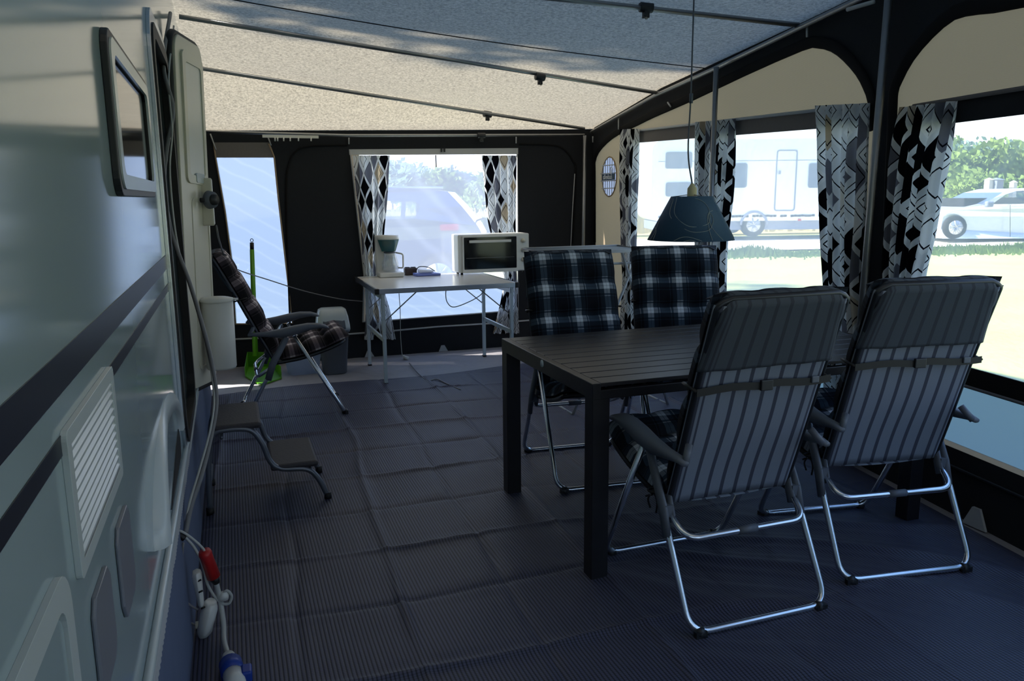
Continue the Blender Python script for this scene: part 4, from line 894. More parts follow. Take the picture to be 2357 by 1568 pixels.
# ---------------------------------------------------------------- pendant lamp
L0_ = gx(1591, 500, 1.9); ldep = -(ROT.transposed() @ (L0_ - EYEP)).z
zt_, zb2_ = gx(1591, 452, 1.9).z, gx(1591, 552, 1.9).z; R1, R0 = 99 * ldep / FPX, 47 * ldep / FPX
lx, ly = L0_.x, L0_.y
lp = thing('pendant_lamp', (lx, ly, zb2_), 'teal conical pendant lampshade with pale swirl lines hanging over the table', 'lamp')
o = MB(); nn = 64
o.lathe((lx, ly, 0), [(R0, zt_), (R1, zb2_), (R1 - 0.002, zb2_), (R0 - 0.002, zt_)], nn); sh = o.build('lamp_shade', 'shade', lp, world=True)
def cone(a, t): r = R0 + (R1 - R0) * t + 0.001; return V((lx + r * math.cos(a), ly + r * math.sin(a), zt_ + (zb2_ - zt_) * t))
va = math.atan2(-ly, -lx)                      # towards the viewer
# right of the picture is counter-clockwise seen from above
def swirl(pts): return spline([cone(va + a, t) for a, t in pts], 8)
for P_ in (((-0.75, 0.02), (-0.55, 0.40), (-0.05, 0.66), (0.45, 0.62), (0.62, 0.42), (0.60, 0.2), (0.25, 0.06), (-0.5, 0.03)), ((-0.95, 0.04), (-0.70, 0.45), (-0.05, 0.76), (0.42, 0.76), (0.62, 0.62), (0.70, 0.5), (0.66, 0.38), (0.55, 0.45), (0.58, 0.7), (0.80, 0.98)),
           ((0.50, 0.97), (0.48, 0.75), (0.50, 0.5), (0.62, 0.36), (0.80, 0.32)), ((-0.38, 0.98), (-0.2, 0.90), (0.0, 0.90), (0.25, 0.98)), ((-0.15, 0.99), (0.0, 0.96), (0.12, 0.99)), ((-1.15, 0.97), (-1.12, 0.8), (-1.2, 0.55)), ((-1.0, 0.97), (-1.05, 0.8), (-1.25, 0.7)),
           ((2.2, 0.1), (2.6, 0.5), (3.1, 0.7), (3.6, 0.5), (3.4, 0.2), (2.6, 0.1)), ((1.5, 0.95), (1.7, 0.6), (1.9, 0.9)), ((3.9, 0.95), (4.2, 0.5), (4.5, 0.9)), ((1.2, 0.1), (1.6, 0.3), (1.9, 0.05))):
    o = MB(); o.tube(swirl([(-a if False else a, t) for a, t in P_]), 0.0011, 5); o.build('swirl_line', 'swirl', sh, world=True)
o = MB(); o.lathe((lx, ly, 0), [(0.006, zt_ + 0.055), (0.012, zt_ + 0.045), (0.020, zt_ + 0.034), (0.021, zt_ - 0.01), (0.018, zt_ - 0.03), (0, zt_ - 0.03)], 20); o.build('lamp_holder', 'bulb_holder', lp, world=True)
o = MB()
for k_ in range(3): a = k_ * 2 * PI / 3 + 0.5; o.tube([(lx + 0.02 * math.cos(a), ly + 0.02 * math.sin(a), zt_ + 0.006), (lx + (R0 - 0.001) * math.cos(a), ly + (R0 - 0.001) * math.sin(a), zt_ - 0.002)], 0.0018, 6)
o.build('shade_ring', 'steel_grey', lp, world=True)
o = MB(); o.lathe((lx, ly, 0), [(0.0, zt_ - 0.10), (0.022, zt_ - 0.09), (0.029, zt_ - 0.065), (0.018, zt_ - 0.035), (0.014, zt_ - 0.025)], 18); o.build('bulb', 'white_plastic', lp, world=True)
g0 = gx(1590, 425, 1.9); o = MB(); o.tube(spline([(lx, ly, zt_ + 0.05), gx(1584, 350, 1.9), gx(1590, 225, 1.9), gx(1594, 100, 1.9), gx(1597, 6, 1.9), (gx(1597, 6, 1.9).x, gx(1597, 6, 1.9).y, 2.365)], 6), 0.0035, 8); o.build('cord', 'grey_plastic', lp, world=True)
c_ = gx(1591, 222, 1.9); o = MB(); o.tube([c_ + V((0, 0, -0.028)), c_ + V((0, 0, 0.012))], 0.008, 8); o.build('cord_adjuster', 'grey_plastic', lp, world=True)

# ---------------------------------------------------------------- folding worktable by the far window
DH = 0.722; D0 = gz(864, 667, DH); dx0, dy0 = D0.x, D0.y; dx1, dy1 = gz(1190, 650, DH).x, 6.70
dk = thing('folding_table', ((dx0 + dx1) / 2, (dy0 + dy1) / 2, 0.0), 'white folding worktable with aluminium legs under the far window', 'table')
o = MB(); o.box(((dx0 + dx1) / 2, (dy0 + dy1) / 2, DH - 0.006), (dx1 - dx0 - 0.03, dy1 - dy0 - 0.03, 0.012)); o.build('tabletop', 'desk_white', dk, world=True)
o = MB()
for c, d in (((dx0 + 0.009, (dy0 + dy1) / 2), (0.018, dy1 - dy0)), ((dx1 - 0.009, (dy0 + dy1) / 2), (0.018, dy1 - dy0)), (((dx0 + dx1) / 2, dy0 + 0.009), (dx1 - dx0, 0.018)), (((dx0 + dx1) / 2, dy1 - 0.009), (dx1 - dx0, 0.018))): o.box((c[0], c[1], DH - 0.0165), (d[0], d[1], 0.037))
o.build('edge_frame', 'alu', dk, world=True, bevel=0.002)
for sx in (0, 1):
    for sy in (0, 1):
        cx_, cy_ = (dx0 if not sx else dx1), (dy0 if not sy else dy1)
        o = MB(); o.box((cx_ + (0.012 if not sx else -0.012), cy_ + (0.012 if not sy else -0.012), DH - 0.017), (0.034, 0.034, 0.041)); o.build('corner_cap', 'black', dk, world=True, bevel=0.006)
        x = dx0 + 0.055 if not sx else dx1 - 0.055; y = dy0 + 0.02 if not sy else 6.42
        o = MB(); o.box((x, y, 0.36), (0.026, 0.026, 0.69)); lg = o.build('leg', 'caravan_trim', dk, world=True, bevel=0.002)
        o = MB(); o.box((x, y, 0.012), (0.030, 0.030, 0.012)); o.build('foot_cap', 'black', lg, world=True)
        o = MB(); s_ = 1 if not sx else -1; o.tube([(x, y + 0.016, 0.47), (x + s_ * 0.26, y + 0.016, 0.69)], 0.009, 8, flat=0.5); o.build('brace', 'steel_grey', dk, world=True)
    x = dx0 + 0.055 if not sx else dx1 - 0.055
    o = MB(); o.box((x, (dy0 + 6.42) / 2, 0.34), (0.016, 6.42 - dy0, 0.03)); o.box((x, (dy0 + 6.42) / 2, 0.66), (0.016, 6.42 - dy0, 0.03)); o.build('leg_stretcher', 'caravan_trim', dk, world=True)
# mini oven
ob = gz(1057, 634, DH); oy = ob.y; ox0, ox1 = gy(1055, 600, oy).x, gy(1218, 560, oy).x; oz0 = DH + 0.001; oz1 = gy(1055, 541, oy).z; od = min(0.34, 6.66 - oy)
ov = thing('mini_oven', ((ox0 + ox1) / 2, oy + od / 2, oz0), 'white tabletop oven with dark glass door on the folding worktable', 'oven')
o = MB(); o.box(((ox0 + ox1) / 2, oy + od / 2, (oz0 + 0.018 + oz1) / 2), (ox1 - ox0, od, oz1 - oz0 - 0.018)); o.build('body', 'white_plastic', ov, world=True, bevel=0.010)
for fx in (0.03, 0.0):
    for fy in (0.04, od - 0.04): o = MB(); xx = ox0 + 0.04 if fx else ox1 - 0.04; o.tube([(xx, oy + fy, oz0), (xx, oy + fy, oz0 + 0.02)], 0.012, 12); o.build('foot', 'black', ov, world=True)
fx0, fx1 = gy(1067, 580, oy).x, gy(1188, 580, oy).x; fz0, fz1 = gy(1070, 622, oy).z + 0.004, gy(1070, 547, oy).z
o = MB(); o.sheet(rrect(fx0 - 0.012, fz0 - 0.03, fx1 + 0.012, fz1 + 0.012, 0.012), [rrect(fx0, fz0, fx1, fz1, 0.006)], lambda a, b: (a, oy - 0.016, b), 0.015, (0, 1, 0)); dd = o.build('oven_door', 'white_plastic', ov, world=True, bevel=0.002)
o = MB(); o.box(((fx0 + fx1) / 2, oy - 0.006, (fz0 + fz1) / 2), (fx1 - fx0 + 0.004, 0.008, fz1 - fz0 + 0.004)); o.build('door_glass', 'gloss_black', dd, world=True)
o = MB(); o.box(((fx0 + fx1) / 2 - 0.01, oy - 0.042, fz1 - 0.035), (fx1 - fx0 - 0.10, 0.014, 0.022))
for q in (fx0 + 0.06, fx1 - 0.08): o.box((q, oy - 0.028, fz1 - 0.035), (0.016, 0.03, 0.018))
o.build('handle', 'white_plastic', dd, world=True, bevel=0.004)
o = MB(); zz = (fz0 + fz1) / 2 - 0.04; o.tube([(fx0 + 0.02, oy - 0.0115, zz), (fx1 - 0.02, oy - 0.0115, zz)], 0.0018, 6); o.build('shelf_reflection' if False else 'shelf_glint', 'steel_grey', dd, world=True)  # steel line laid on the glass face, drawn as a shelf's reflection
for kz in (0.28, 0.52, 0.76):
    o = MB(); kx = (fx1 + ox1) / 2 + 0.006; z = oz0 + 0.02 + (oz1 - oz0) * kz; o.tube([(kx, oy, z), (kx, oy - 0.022, z)], [0.020, 0.017], 20); o.build('knob', 'cream', ov, world=True)
# coffee maker
kb = gz(905, 639, DH); ky = kb.y; kx0, kx1 = gy(875, 630, ky).x, gy(931, 630, ky).x; kc_ = (kx0 + kx1) / 2; kf = (kx1 - kx0)
cm = thing('coffee_maker', (kc_, ky + 0.11, DH), 'white filter coffee maker with teal basket and glass jug on the folding worktable', 'coffee maker')
zA, zB, zC, zD = DH + 0.001, gy(900, 580, ky).z, gy(900, 555, ky).z, gy(900, 543, ky).z
o = MB(); o.box((kc_, ky + 0.11, zA + 0.02), (kf, 0.23, 0.04)); o.box((kc_ - 0.02, ky + 0.19, (zA + zD) / 2), (kf * 0.8, 0.06, zD - zA)); o.build('body', 'white_plastic', cm, world=True, bevel=0.010)
o = MB(); o.lathe((kc_ - 0.005, ky + 0.10, 0), [(0.0, zB), (0.058, zB), (0.088, zC + 0.004), (0.090, zC + 0.006), (0.0, zC + 0.006)], 28); o.build('filter_basket', 'teal_clear', cm, world=True)
o = MB(); o.lathe((kc_ - 0.005, ky + 0.11, 0), [(0.0, zC + 0.007), (0.090, zC + 0.007), (0.092, zC + 0.014), (0.086, zD), (0.0, zD + 0.004)], 28); o.build('lid', 'white_plastic', cm, world=True)
o = MB(); jz = zA + 0.044; jh = zB - jz - 0.012; o.lathe((kc_ + 0.004, ky + 0.10, jz), [(0.0, 0), (0.062, 0.0), (0.070, 0.015), (0.071, jh * 0.45), (0.052, jh * 0.85), (0.048, jh), (0.045, jh), (0.049, jh * 0.85), (0.067, jh * 0.45), (0.066, 0.018), (0.0, 0.006)], 28); jg = o.build('glass_jug', 'jug', cm, world=True)
o = MB(); o.lathe((kc_ + 0.004, ky + 0.10, jz), [(0.0, jh - 0.004), (0.050, jh - 0.004), (0.052, jh + 0.006), (0.0, jh + 0.010)], 24); o.build('jug_lid', 'grey_plastic', jg, world=True)
o = MB(); o.tube(fillet([(kc_ + 0.05, ky + 0.06, jz + jh), (kc_ + 0.10, ky + 0.02, jz + jh - 0.01), (kc_ + 0.098, ky + 0.02, jz + 0.03), (kc_ + 0.066, ky + 0.06, jz + 0.03)], 0.02), 0.007, 8); o.build('jug_handle', 'white_plastic', jg, world=True)
# small items on the worktable
b0 = gz(947, 634, DH); cs = thing('double_case', (b0.x, b0.y + 0.04, DH), 'small brown case with two round openings between coffee maker and blue notepad', 'case')
o = MB(); o.box((b0.x, b0.y + 0.04, DH + 0.033), (0.105, 0.07, 0.062)); o.build('case', 'brown', cs, world=True, bevel=0.008)
for q in (-0.026, 0.026): o = MB(); o.tube([(b0.x + q, b0.y + 0.04, DH + 0.058), (b0.x + q, b0.y + 0.04, DH + 0.069)], 0.022, 16); o.build('opening', 'black', cs, world=True)
b0 = gz(986, 636, DH); o = MB()
o.hexa([b0 + V(p) for p in ((-0.10, 0.0, 0.001), (0.11, 0.0, 0.001), (0.09, 0.13, 0.001), (-0.11, 0.11, 0.001), (-0.10, 0.0, 0.024), (0.11, 0.0, 0.020), (0.09, 0.13, 0.020), (-0.11, 0.11, 0.024))]); tag(o.build('notepad', 'pad_blue', bevel=0.004), 'blue notepad lying flat beside the brown case on the worktable', 'notepad')
o = MB(); o.hexa([b0 + V(p) for p in ((-0.07, 0.03, 0.025), (0.06, 0.03, 0.025), (0.05, 0.11, 0.025), (-0.07, 0.11, 0.025), (-0.065, 0.03, 0.055), (0.055, 0.03, 0.045), (0.045, 0.11, 0.05), (-0.065, 0.11, 0.06))]); tag(o.build('tissue_pack', 'paper', bevel=0.008), 'white tissue pack on top of the blue notepad', 'tissues')
o = MB(); o.tube(spline([b0 + V(p) for p in ((-0.08, 0.12, 0.03), (-0.05, 0.128, 0.07), (0.03, 0.128, 0.065), (0.09, 0.12, 0.028))], 6), 0.004, 6); tag(o.build('glasses', 'dark_plastic'), 'dark thin spectacles arm leaning behind the white tissue pack', 'glasses')
# leads under the worktable
cable([gz(1027, 664, 0.68)] + yy((1026, 680, 5.9), (1030, 697, 5.9), (1044, 707, 5.9), (1075, 697, 5.9), (1105, 680, 5.9), (1122, 658, 5.9)), 0.005, 'hanging_lead', 'white lead sagging below the oven under the folding worktable', 'cable')
pb = gz(930, 826, 0.012); cable([gy(918, 668, 6.0), gy(921, 715, pb.y), gy(922, 770, pb.y), gy(925, 812, pb.y), pb], 0.004, 'hanging_lead', 'thin white lead hanging straight down from the worktable to a plug', 'cable')
o = MB(); o.tube([pb + V((0, 0, 0.012)), pb + V((0.03, -0.03, 0.008))], [0.018, 0.014], 10); o.tube([pb + V((-0.004, 0.0, 0.03)), pb + V((0, 0, 0.01))], 0.012, 8); tag(o.build('small_plug', 'white_plastic'), 'small white plug on the floor beneath the folding worktable', 'plug')
cable([gz(942, 836, 0.018), gz(965, 862, 0.018), gz(985, 876, 0.018), gz(1005, 873, 0.02), gz(1030, 884, 0.018), gz(1060, 897, 0.018)], 0.006, 'floor_lead', 'grey lead lying across the carpet in front of the white plug', 'cable', 'cable_grey')

# ---------------------------------------------------------------- bin, dustpan, tub, clothes airer
bb = gz(770, 866, 0.0); by = bb.y + 0.11
bn = thing('swing_bin', (gy(768, 800, by).x, by, 0.004), 'grey swing-top waste bin standing against the far dark wall', 'bin')
bx = gy(768, 800, by).x
def rl(o, secs, cx0, cy0, pw=4.0, n=32):
    rings = []
    for z, a, b in secs: rings.append([V((cx0 + a * math.copysign(abs(math.cos(t)) ** (2 / pw), math.cos(t)), cy0 + b * math.copysign(abs(math.sin(t)) ** (2 / pw), math.sin(t)), z)) for t in [2 * PI * k_ / n for k_ in range(n)]])
    fs = [(i * n + k_, i * n + (k_ + 1) % n, (i + 1) * n + (k_ + 1) % n, (i + 1) * n + k_) for i in range(len(rings) - 1) for k_ in range(n)] + [tuple(range(n)), tuple((len(rings) - 1) * n + k_ for k_ in range(n))]
    o.add([p for r_ in rings for p in r_], fs, True)
z1, z2 = gy(770, 757, by).z, gy(770, 708, by).z
o = MB(); rl(o, [(0.006, 0.085, 0.075), (0.012, 0.092, 0.08), (z1 - 0.02, 0.118, 0.105), (z1 - 0.018, 0.128, 0.115), (z1, 0.130, 0.117)], bx, by); o.build('body', 'grey_plastic', bn, world=True)
o = MB(); rl(o, [(z1, 0.132, 0.119), (z1 + 0.03, 0.130, 0.116), (z1 + (z2 - z1) * 0.6, 0.120, 0.10), (z2 - 0.012, 0.105, 0.07), (z2, 0.085, 0.045)], bx, by, 5.0); o.build('lid', 'caravan_trim', bn, world=True)
o = MB(); o.grid(lambda u, v: (bx + (u * 2 - 1) * (0.088 - 0.012 * v), by - (0.124 - 0.072 * v ** 1.3) - 0.004 * math.sin(PI * u), z1 + 0.012 + (z2 - z1 - 0.02) * v), 12, 8); o.build('swing_flap', 'grey_plastic', bn, world=True, solid=0.006)
dy_ = 6.28; dp = thing('dustpan', (gz(605, 870, 0).x, dy_, 0.006), 'lime green long-handled dustpan leaning behind the sideways chair', 'dustpan')
fx = [gz(565, 868, 0.01), gz(600, 888, 0.01), gz(648, 872, 0.01), gz(628, 846, 0.01), gz(572, 846, 0.01)]
o = MB(); b_, t_ = fx, [p + V((0, 0, 0.008)) for p in fx]; o.add(b_ + t_, [(0, 1, 2, 3, 4), (9, 8, 7, 6, 5)] + [(i, (i + 1) % 5, 5 + (i + 1) % 5, 5 + i) for i in range(5)])
for i, j in ((4, 0), (3, 4), (2, 3)):
    up = V((0, 0, 0.13 if i != 2 else 0.10)); o.add([fx[i], fx[j], fx[j] + up * (0.6 if j == 0 or i == 2 else 1) , fx[i] + up], [(0, 1, 2, 3)])
o.build('pan', 'green', dp, world=True, solid=0.004)
hb, ht = gy(588, 820, dy_ + 0.1), gy(580, 575, 6.55); tp = gy(579.5, 548, 6.57)
o = MB(); o.tube([hb, ht], [0.021, 0.017], 12); o.build('handle', 'green', dp, world=True)
o = MB(); o.tube([ht, ht.lerp(tp, 0.6)], 0.0155, 12); cc = ht.lerp(tp, 0.8); o.tube([cc + V((0.011 * math.cos(a), 0, 0.013 * math.sin(a))) for a in [k_ * PI / 5 for k_ in range(10)]], 0.003, 6, closed=True); o.build('handle_tip', 'black', dp, world=True)
t0, t1 = gz(663, 870, 0), gz(727, 862, 0); tc_ = (t0 + t1) / 2 + V((0.02, 0.12, 0)); o = MB(); rl(o, [(0.006, 0.115, 0.10), (0.012, 0.12, 0.105), (0.17, 0.145, 0.13), (0.172, 0.152, 0.137), (0.178, 0.152, 0.137)], tc_.x, tc_.y, 4.0)
tag(o.build('storage_tub', 'tub'), 'translucent plastic tub on the floor below the sideways chair seat', 'tub')
AY = 4.62; ar = thing('clothes_airer', (2.15, AY, 0.0), 'white wire clothes airer standing between the two facing chairs', 'clothes airer')
za_ = gy(1420, 572, AY).z; xa, xb = gy(1236, 573, AY).x, gy(1462, 573, AY).x
o = MB(); o.tube([(xa, AY - 0.25, za_), (xb, AY - 0.25, za_), (xb, AY + 0.25, za_), (xa, AY + 0.25, za_)], 0.009, 8, closed=True)
for k_ in range(9): y = AY - 0.2 + 0.05 * k_; o.tube([(xa, y, za_ - 0.004), (xb, y, za_ - 0.004)], 0.0035, 6)
o.build('top_rack', 'strap_white', ar, world=True)
zc_ = gy(1420, 600, AY).z; o = MB(); o.tube([(xa + 0.05, AY - 0.2, zc_), (xb, AY - 0.2, zc_)], 0.008, 8); o.tube([(xb, AY - 0.2, zc_), (xb, AY - 0.22, za_)], 0.006, 6); o.build('hanging_rail', 'strap_white', ar, world=True)
for x0, x1 in ((gy(1395, 580, AY).x, gy(1460, 755, AY).x + 0.14), (gy(1395, 580, AY).x + 0.12, gy(1395, 580, AY).x - 0.33)):
    o = MB(); zl = 0.014
    for y in (AY - 0.22, AY + 0.22): o.tube([(x0, y, za_ - 0.01), (x1, y, zl)], 0.009, 8)
    o.tube([(x1, AY - 0.22, zl), (x1, AY + 0.22, zl)], 0.009, 8); o.build('leg_frame', 'strap_white', ar, world=True)

# ---------------------------------------------------------------- outdoors
FW = V((ROT @ V((0, 0, -1))).to_2d().to_3d()).normalized(); RT = V((FW.y, -FW.x, 0)); RZ = math.atan2(RT.y, RT.x)
def op(px, py, D):
    d = ray(px, py); return EYEP + d * (D / d.dot(FW))
def TZ(x, y):
    d = math.hypot(x - 1.5, y - 3.0); return 0.0165 * max(0.0, min(d, 60) - 4.5) - 0.02
def strip(name, D0, D1, mat, dz, nu=60, nv=30, a0=-70, a1=140, **k):
    o = MB()
    def f(u, v):
        p = RT * (a0 + (a1 - a0) * u) + FW * (D0 + (D1 - D0) * v * v); return (p.x, p.y, TZ(p.x, p.y) + dz + 0.02 * noise.noise(V((p.x * 0.5, p.y * 0.5, 0))))
    o.grid(f, nu, nv); return struct(o.build(name, mat))
strip('ground', -60, 150, 'grass', 0.0, 110, 110)
strip('field', 22.5, 75, 'straw', 0.05, 80, 40)
strip('gravel_path', 17.2, 20.8, plain('pale_gravel', (226, 220, 204), 0.95, nscale=6, namp=0.08), 0.045, 80, 4)
def leaves(o, c, rad, n, size, seed, blobs=7):
    rnd = random.Random(seed); c = V(c); B = []
    for i in range(blobs):
        d = V((rnd.gauss(0, 1), rnd.gauss(0, 1), rnd.gauss(0, 1))).normalized() * rnd.uniform(0.25, 0.72)
        B.append((V((c.x + d.x * rad[0], c.y + d.y * rad[1], c.z + d.z * rad[2])), rnd.uniform(0.35, 0.55)))
    for i in range(n):
        b, r_ = B[i % blobs]; d = V((rnd.gauss(0, 1), rnd.gauss(0, 1), rnd.gauss(0, 1))).normalized() * (rnd.random() ** 0.4)
        p = b + V((d.x * rad[0] * r_, d.y * rad[1] * r_, d.z * rad[2] * r_)); a = V((rnd.gauss(0, 1), rnd.gauss(0, 1), rnd.gauss(0, 1))).normalized(); q = a.orthogonal().normalized(); w = a.cross(q)
        s_ = size * rnd.uniform(0.6, 1.3); o.add([p - q * s_, p + w * s_ * 0.55, p + q * s_, p - w * s_ * 0.55], [(0, 1, 2, 3)])
def tree(base, H, rad, n, size, seed, label, mat='leaf', group='trees around the campsite', name='tree', blobs=8, cz=None):
    base = V(base); r = thing(name, base, label, 'tree' if name == 'tree' else 'bush', group)
    cz = (H - rad[2]) if cz is None else cz; rnd = random.Random(seed)
    o = MB(); leaves(o, base + V((0, 0, cz)), rad, n, size, seed, blobs); o.build('foliage', mat, r, world=True)
    o = MB(); tr_ = max(0.04, H * 0.022); o.tube(spline([base + V((0, 0, -0.1)), base + V((0.05 * H * rnd.uniform(-1, 1) * 0.5, 0, cz * 0.5)), base + V((0, 0, cz))], 4), [tr_ * (1 - 0.6 * i / 8) for i in range(9)], 8)
    for k_ in range(5):
        a = rnd.uniform(0, 2 * PI); o.tube([base + V((0, 0, cz * rnd.uniform(0.45, 0.9))), base + V((rad[0] * 0.6 * math.cos(a), rad[1] * 0.6 * math.sin(a), cz + rad[2] * rnd.uniform(-0.3, 0.5)))], [tr_ * 0.4, tr_ * 0.15], 6)
    o.build('trunk', 'bark', r, world=True); return r
# shade trees on the far side of the caravan: their crowns dapple the roof
tree((-3.7, 4.45, 0), 9.6, (2.9, 2.6, 2.3), 4300, 0.17, 11, 'leafy shade tree behind the caravan, nearest its door')
tree((-3.9, 0.4, 0), 9.6, (2.8, 2.9, 2.4), 6500, 0.17, 12, 'leafy shade tree behind the caravan, beside the viewer')
tree((-4.2, -3.6, 0), 9.4, (2.6, 2.6, 2.3), 4000, 0.17, 13, 'leafy shade tree behind the caravan and behind the viewer')
tree((-4.6, 12.0, 0), 10.6, (2.0, 3.2, 1.5), 1500, 0.16, 14, 'tall thin shade tree beyond the far end of the caravan')
# trees along the horizon
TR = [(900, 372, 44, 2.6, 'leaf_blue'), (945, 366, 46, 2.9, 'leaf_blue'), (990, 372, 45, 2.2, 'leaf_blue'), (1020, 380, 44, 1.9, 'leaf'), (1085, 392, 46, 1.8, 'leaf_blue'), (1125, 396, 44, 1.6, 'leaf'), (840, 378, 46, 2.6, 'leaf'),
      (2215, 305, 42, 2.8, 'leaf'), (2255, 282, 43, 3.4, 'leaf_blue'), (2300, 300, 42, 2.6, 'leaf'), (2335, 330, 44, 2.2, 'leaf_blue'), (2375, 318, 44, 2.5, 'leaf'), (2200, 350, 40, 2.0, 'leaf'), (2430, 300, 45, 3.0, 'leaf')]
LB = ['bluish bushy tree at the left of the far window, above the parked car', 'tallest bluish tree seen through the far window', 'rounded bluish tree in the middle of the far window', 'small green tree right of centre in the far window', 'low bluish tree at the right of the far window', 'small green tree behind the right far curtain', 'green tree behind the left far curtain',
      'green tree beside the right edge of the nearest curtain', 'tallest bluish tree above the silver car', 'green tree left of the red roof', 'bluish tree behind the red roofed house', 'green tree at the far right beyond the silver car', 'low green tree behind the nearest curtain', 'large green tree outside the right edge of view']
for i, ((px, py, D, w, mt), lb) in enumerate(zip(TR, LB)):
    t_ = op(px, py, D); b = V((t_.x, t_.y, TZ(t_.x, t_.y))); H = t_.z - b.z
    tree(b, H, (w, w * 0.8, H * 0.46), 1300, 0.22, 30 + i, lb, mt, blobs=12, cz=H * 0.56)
for i, (px, D, w, h, lb) in enumerate(((1000, 34, 2.6, 0.9, 'low green bush in the field left of the far window tree gap'), (1105, 15, 0.5, 0.7, 'small green bush just behind the parked hatchback'), (2235, 33, 2.4, 1.3, 'green bush in the field above the silver car bonnet'), (2290, 34, 1.6, 1.2, 'green bush beside the white gate post'), (2320, 32, 1.2, 0.9, 'small bush between the gate posts'), (2190, 36, 2.5, 1.0, 'low bush in the field by the nearest curtain edge'))):
    t_ = op(px, 450, D); b = V((t_.x, t_.y, TZ(t_.x, t_.y))); tree(b, h * 1.5, (w, w * 0.6, h * 0.7), 700, 0.14, 60 + i, lb, 'leaf', 'field bushes', 'bush', 8, h * 0.7)
o = MB(); rnd = random.Random(5)
for i in range(5200):                            # weeds along the edge of the gravel
    D = 16.2 + rnd.gauss(0, 0.28); a = rnd.uniform(3.0, 14.0); p = RT * a + FW * D; h = 0.05 + 0.20 * rnd.random() * max(0.1, noise.noise(V((a * 0.9, 3, 0))) + 0.45); b = V((p.x, p.y, TZ(p.x, p.y))); q = RT * 0.02; t_ = V((rnd.gauss(0, 0.03), rnd.gauss(0, 0.03), h))
    o.add([b - q, b + q, b + q * 0.3 + t_, b - q * 0.3 + t_], [(0, 1, 2, 3)])
tag(o.build('weeds', 'leaf'), 'strip of weeds between the lawn and the pale gravel path', 'weeds', kind='stuff')
o = MB()
for i in range(7000):
    D = rnd.uniform(23, 34); a = rnd.uniform(-9, 26); p = RT * a + FW * D; h = rnd.uniform(0.25, 0.6); b = V((p.x, p.y, TZ(p.x, p.y))); q = RT * 0.05; t_ = V((rnd.gauss(0, 0.08), rnd.gauss(0, 0.08), h))
    o.add([b - q, b + q, b + q * 0.3 + t_, b - q * 0.3 + t_], [(0, 1, 2, 3)])
tag(o.build('tall_grass', 'straw'), 'tall dry yellow grass covering the field behind the cars', 'grass', kind='stuff')

def orig(px, py, D):
    p = op(px, py, D); return V((p.x, p.y, TZ(p.x, p.y)))
def loc(D, root):                                # picture-facing local frame of a thing: (u right, w away, z up)
    def L(px, py, w=0.0):
        p = op(px, py, D) - root.location; return V((p.dot(RT), w, p.z))
    return L
def wheel(root, cx_, cw, cz_, r, wd):
    o = MB(); o.tube([(cx_, cw, cz_), (cx_, cw + 0.03, cz_), (cx_, cw + wd - 0.03, cz_), (cx_, cw + wd, cz_)], [r * 0.9, r, r, r * 0.9], 28); w = o.build('wheel', 'tyre', root)
    o = MB(); o.tube([(cx_, cw - 0.012, cz_), (cx_, cw + 0.02, cz_)], [r * 0.58, r * 0.64], 20)
    for k_ in range(7): a = k_ * 2 * PI / 7; o.tube([(cx_, cw - 0.014, cz_), (cx_ + r * 0.58 * math.cos(a), cw - 0.010, cz_ + r * 0.58 * math.sin(a))], 0.022, 6)
    o.build('rim', 'hub', w)
def car(name, label, D, org, body, windows, wheels, paint, W, belt, glass_seg, extra=None):
    r = thing(name, orig(*org, D), label, 'car', rz=RZ); L = loc(D, r)
    out = [(L(*p).x, L(*p).z) for p in body]; zb = L(0, belt).z; zt = max(b for a, b in out)
    def tm(b): return 0.17 * max(0.0, (b - zb) / (zt - zb)) ** 1.1
    wins = [[(L(*p).x, L(*p).z) for p in w] for w in windows]
    xs = [a for a, b in out]; xm = (min(xs) + max(xs)) / 2; hl = (max(xs) - min(xs)) / 2
    def plan(a): return 0.14 * max(0.0, abs(a - xm) / hl) ** 5
    o = MB()
    def nearf(a, b): return (a, tm(b) + plan(a), b)
    def farf(a, b): return (a, W - tm(b) - plan(a), b)
    # subdivide the outline so the plan curve shows
    fo = []
    for i, p in enumerate(out):
        q = out[(i + 1) % len(out)]; m = max(1, int(math.hypot(q[0] - p[0], q[1] - p[1]) / 0.25))
        for j in range(m): fo.append((p[0] + (q[0] - p[0]) * j / m, p[1] + (q[1] - p[1]) * j / m, i))
    P2 = [(a, b) for a, b, i in fo]
    o.sheet(P2, wins, nearf, 0, (0, 1, 0)); o.sheet(P2, wins, farf, 0, (0, 1, 0)); g = MB()
    for i, (a, b, seg) in enumerate(fo):
        c, d, _ = fo[(i + 1) % len(fo)]; (g if seg in glass_seg else o).add([nearf(a, b), nearf(c, d), farf(c, d), farf(a, b)], [(0, 1, 2, 3)], True)
    o.build('body', paint, r); g.build('windscreen', 'far_glass', r)
    for w in wins: o = MB(); o.sheet(w, [], lambda a, b: (a, tm(b) + plan(a) + 0.012, b), 0, (0, 1, 0)); o.sheet(w, [], lambda a, b: (a, W - tm(b) - plan(a) - 0.012, b), 0, (0, 1, 0)); o.build('side_window', 'car_glass', r)
    o = MB(); o.box((xm, W / 2, zb - 0.18), (hl * 1.5, W - 0.5, 0.25)); o.build('interior', 'dark_plastic', r)
    for px, py, rp in wheels:
        c = L(px, py); rr = rp * D / FPX; wheel(r, c.x, -0.015 + plan(c.x), c.z, rr, 0.2); wheel(r, c.x, W - 0.20 - plan(c.x), c.z, rr, 0.2)
    if extra: extra(r, L)
    return r
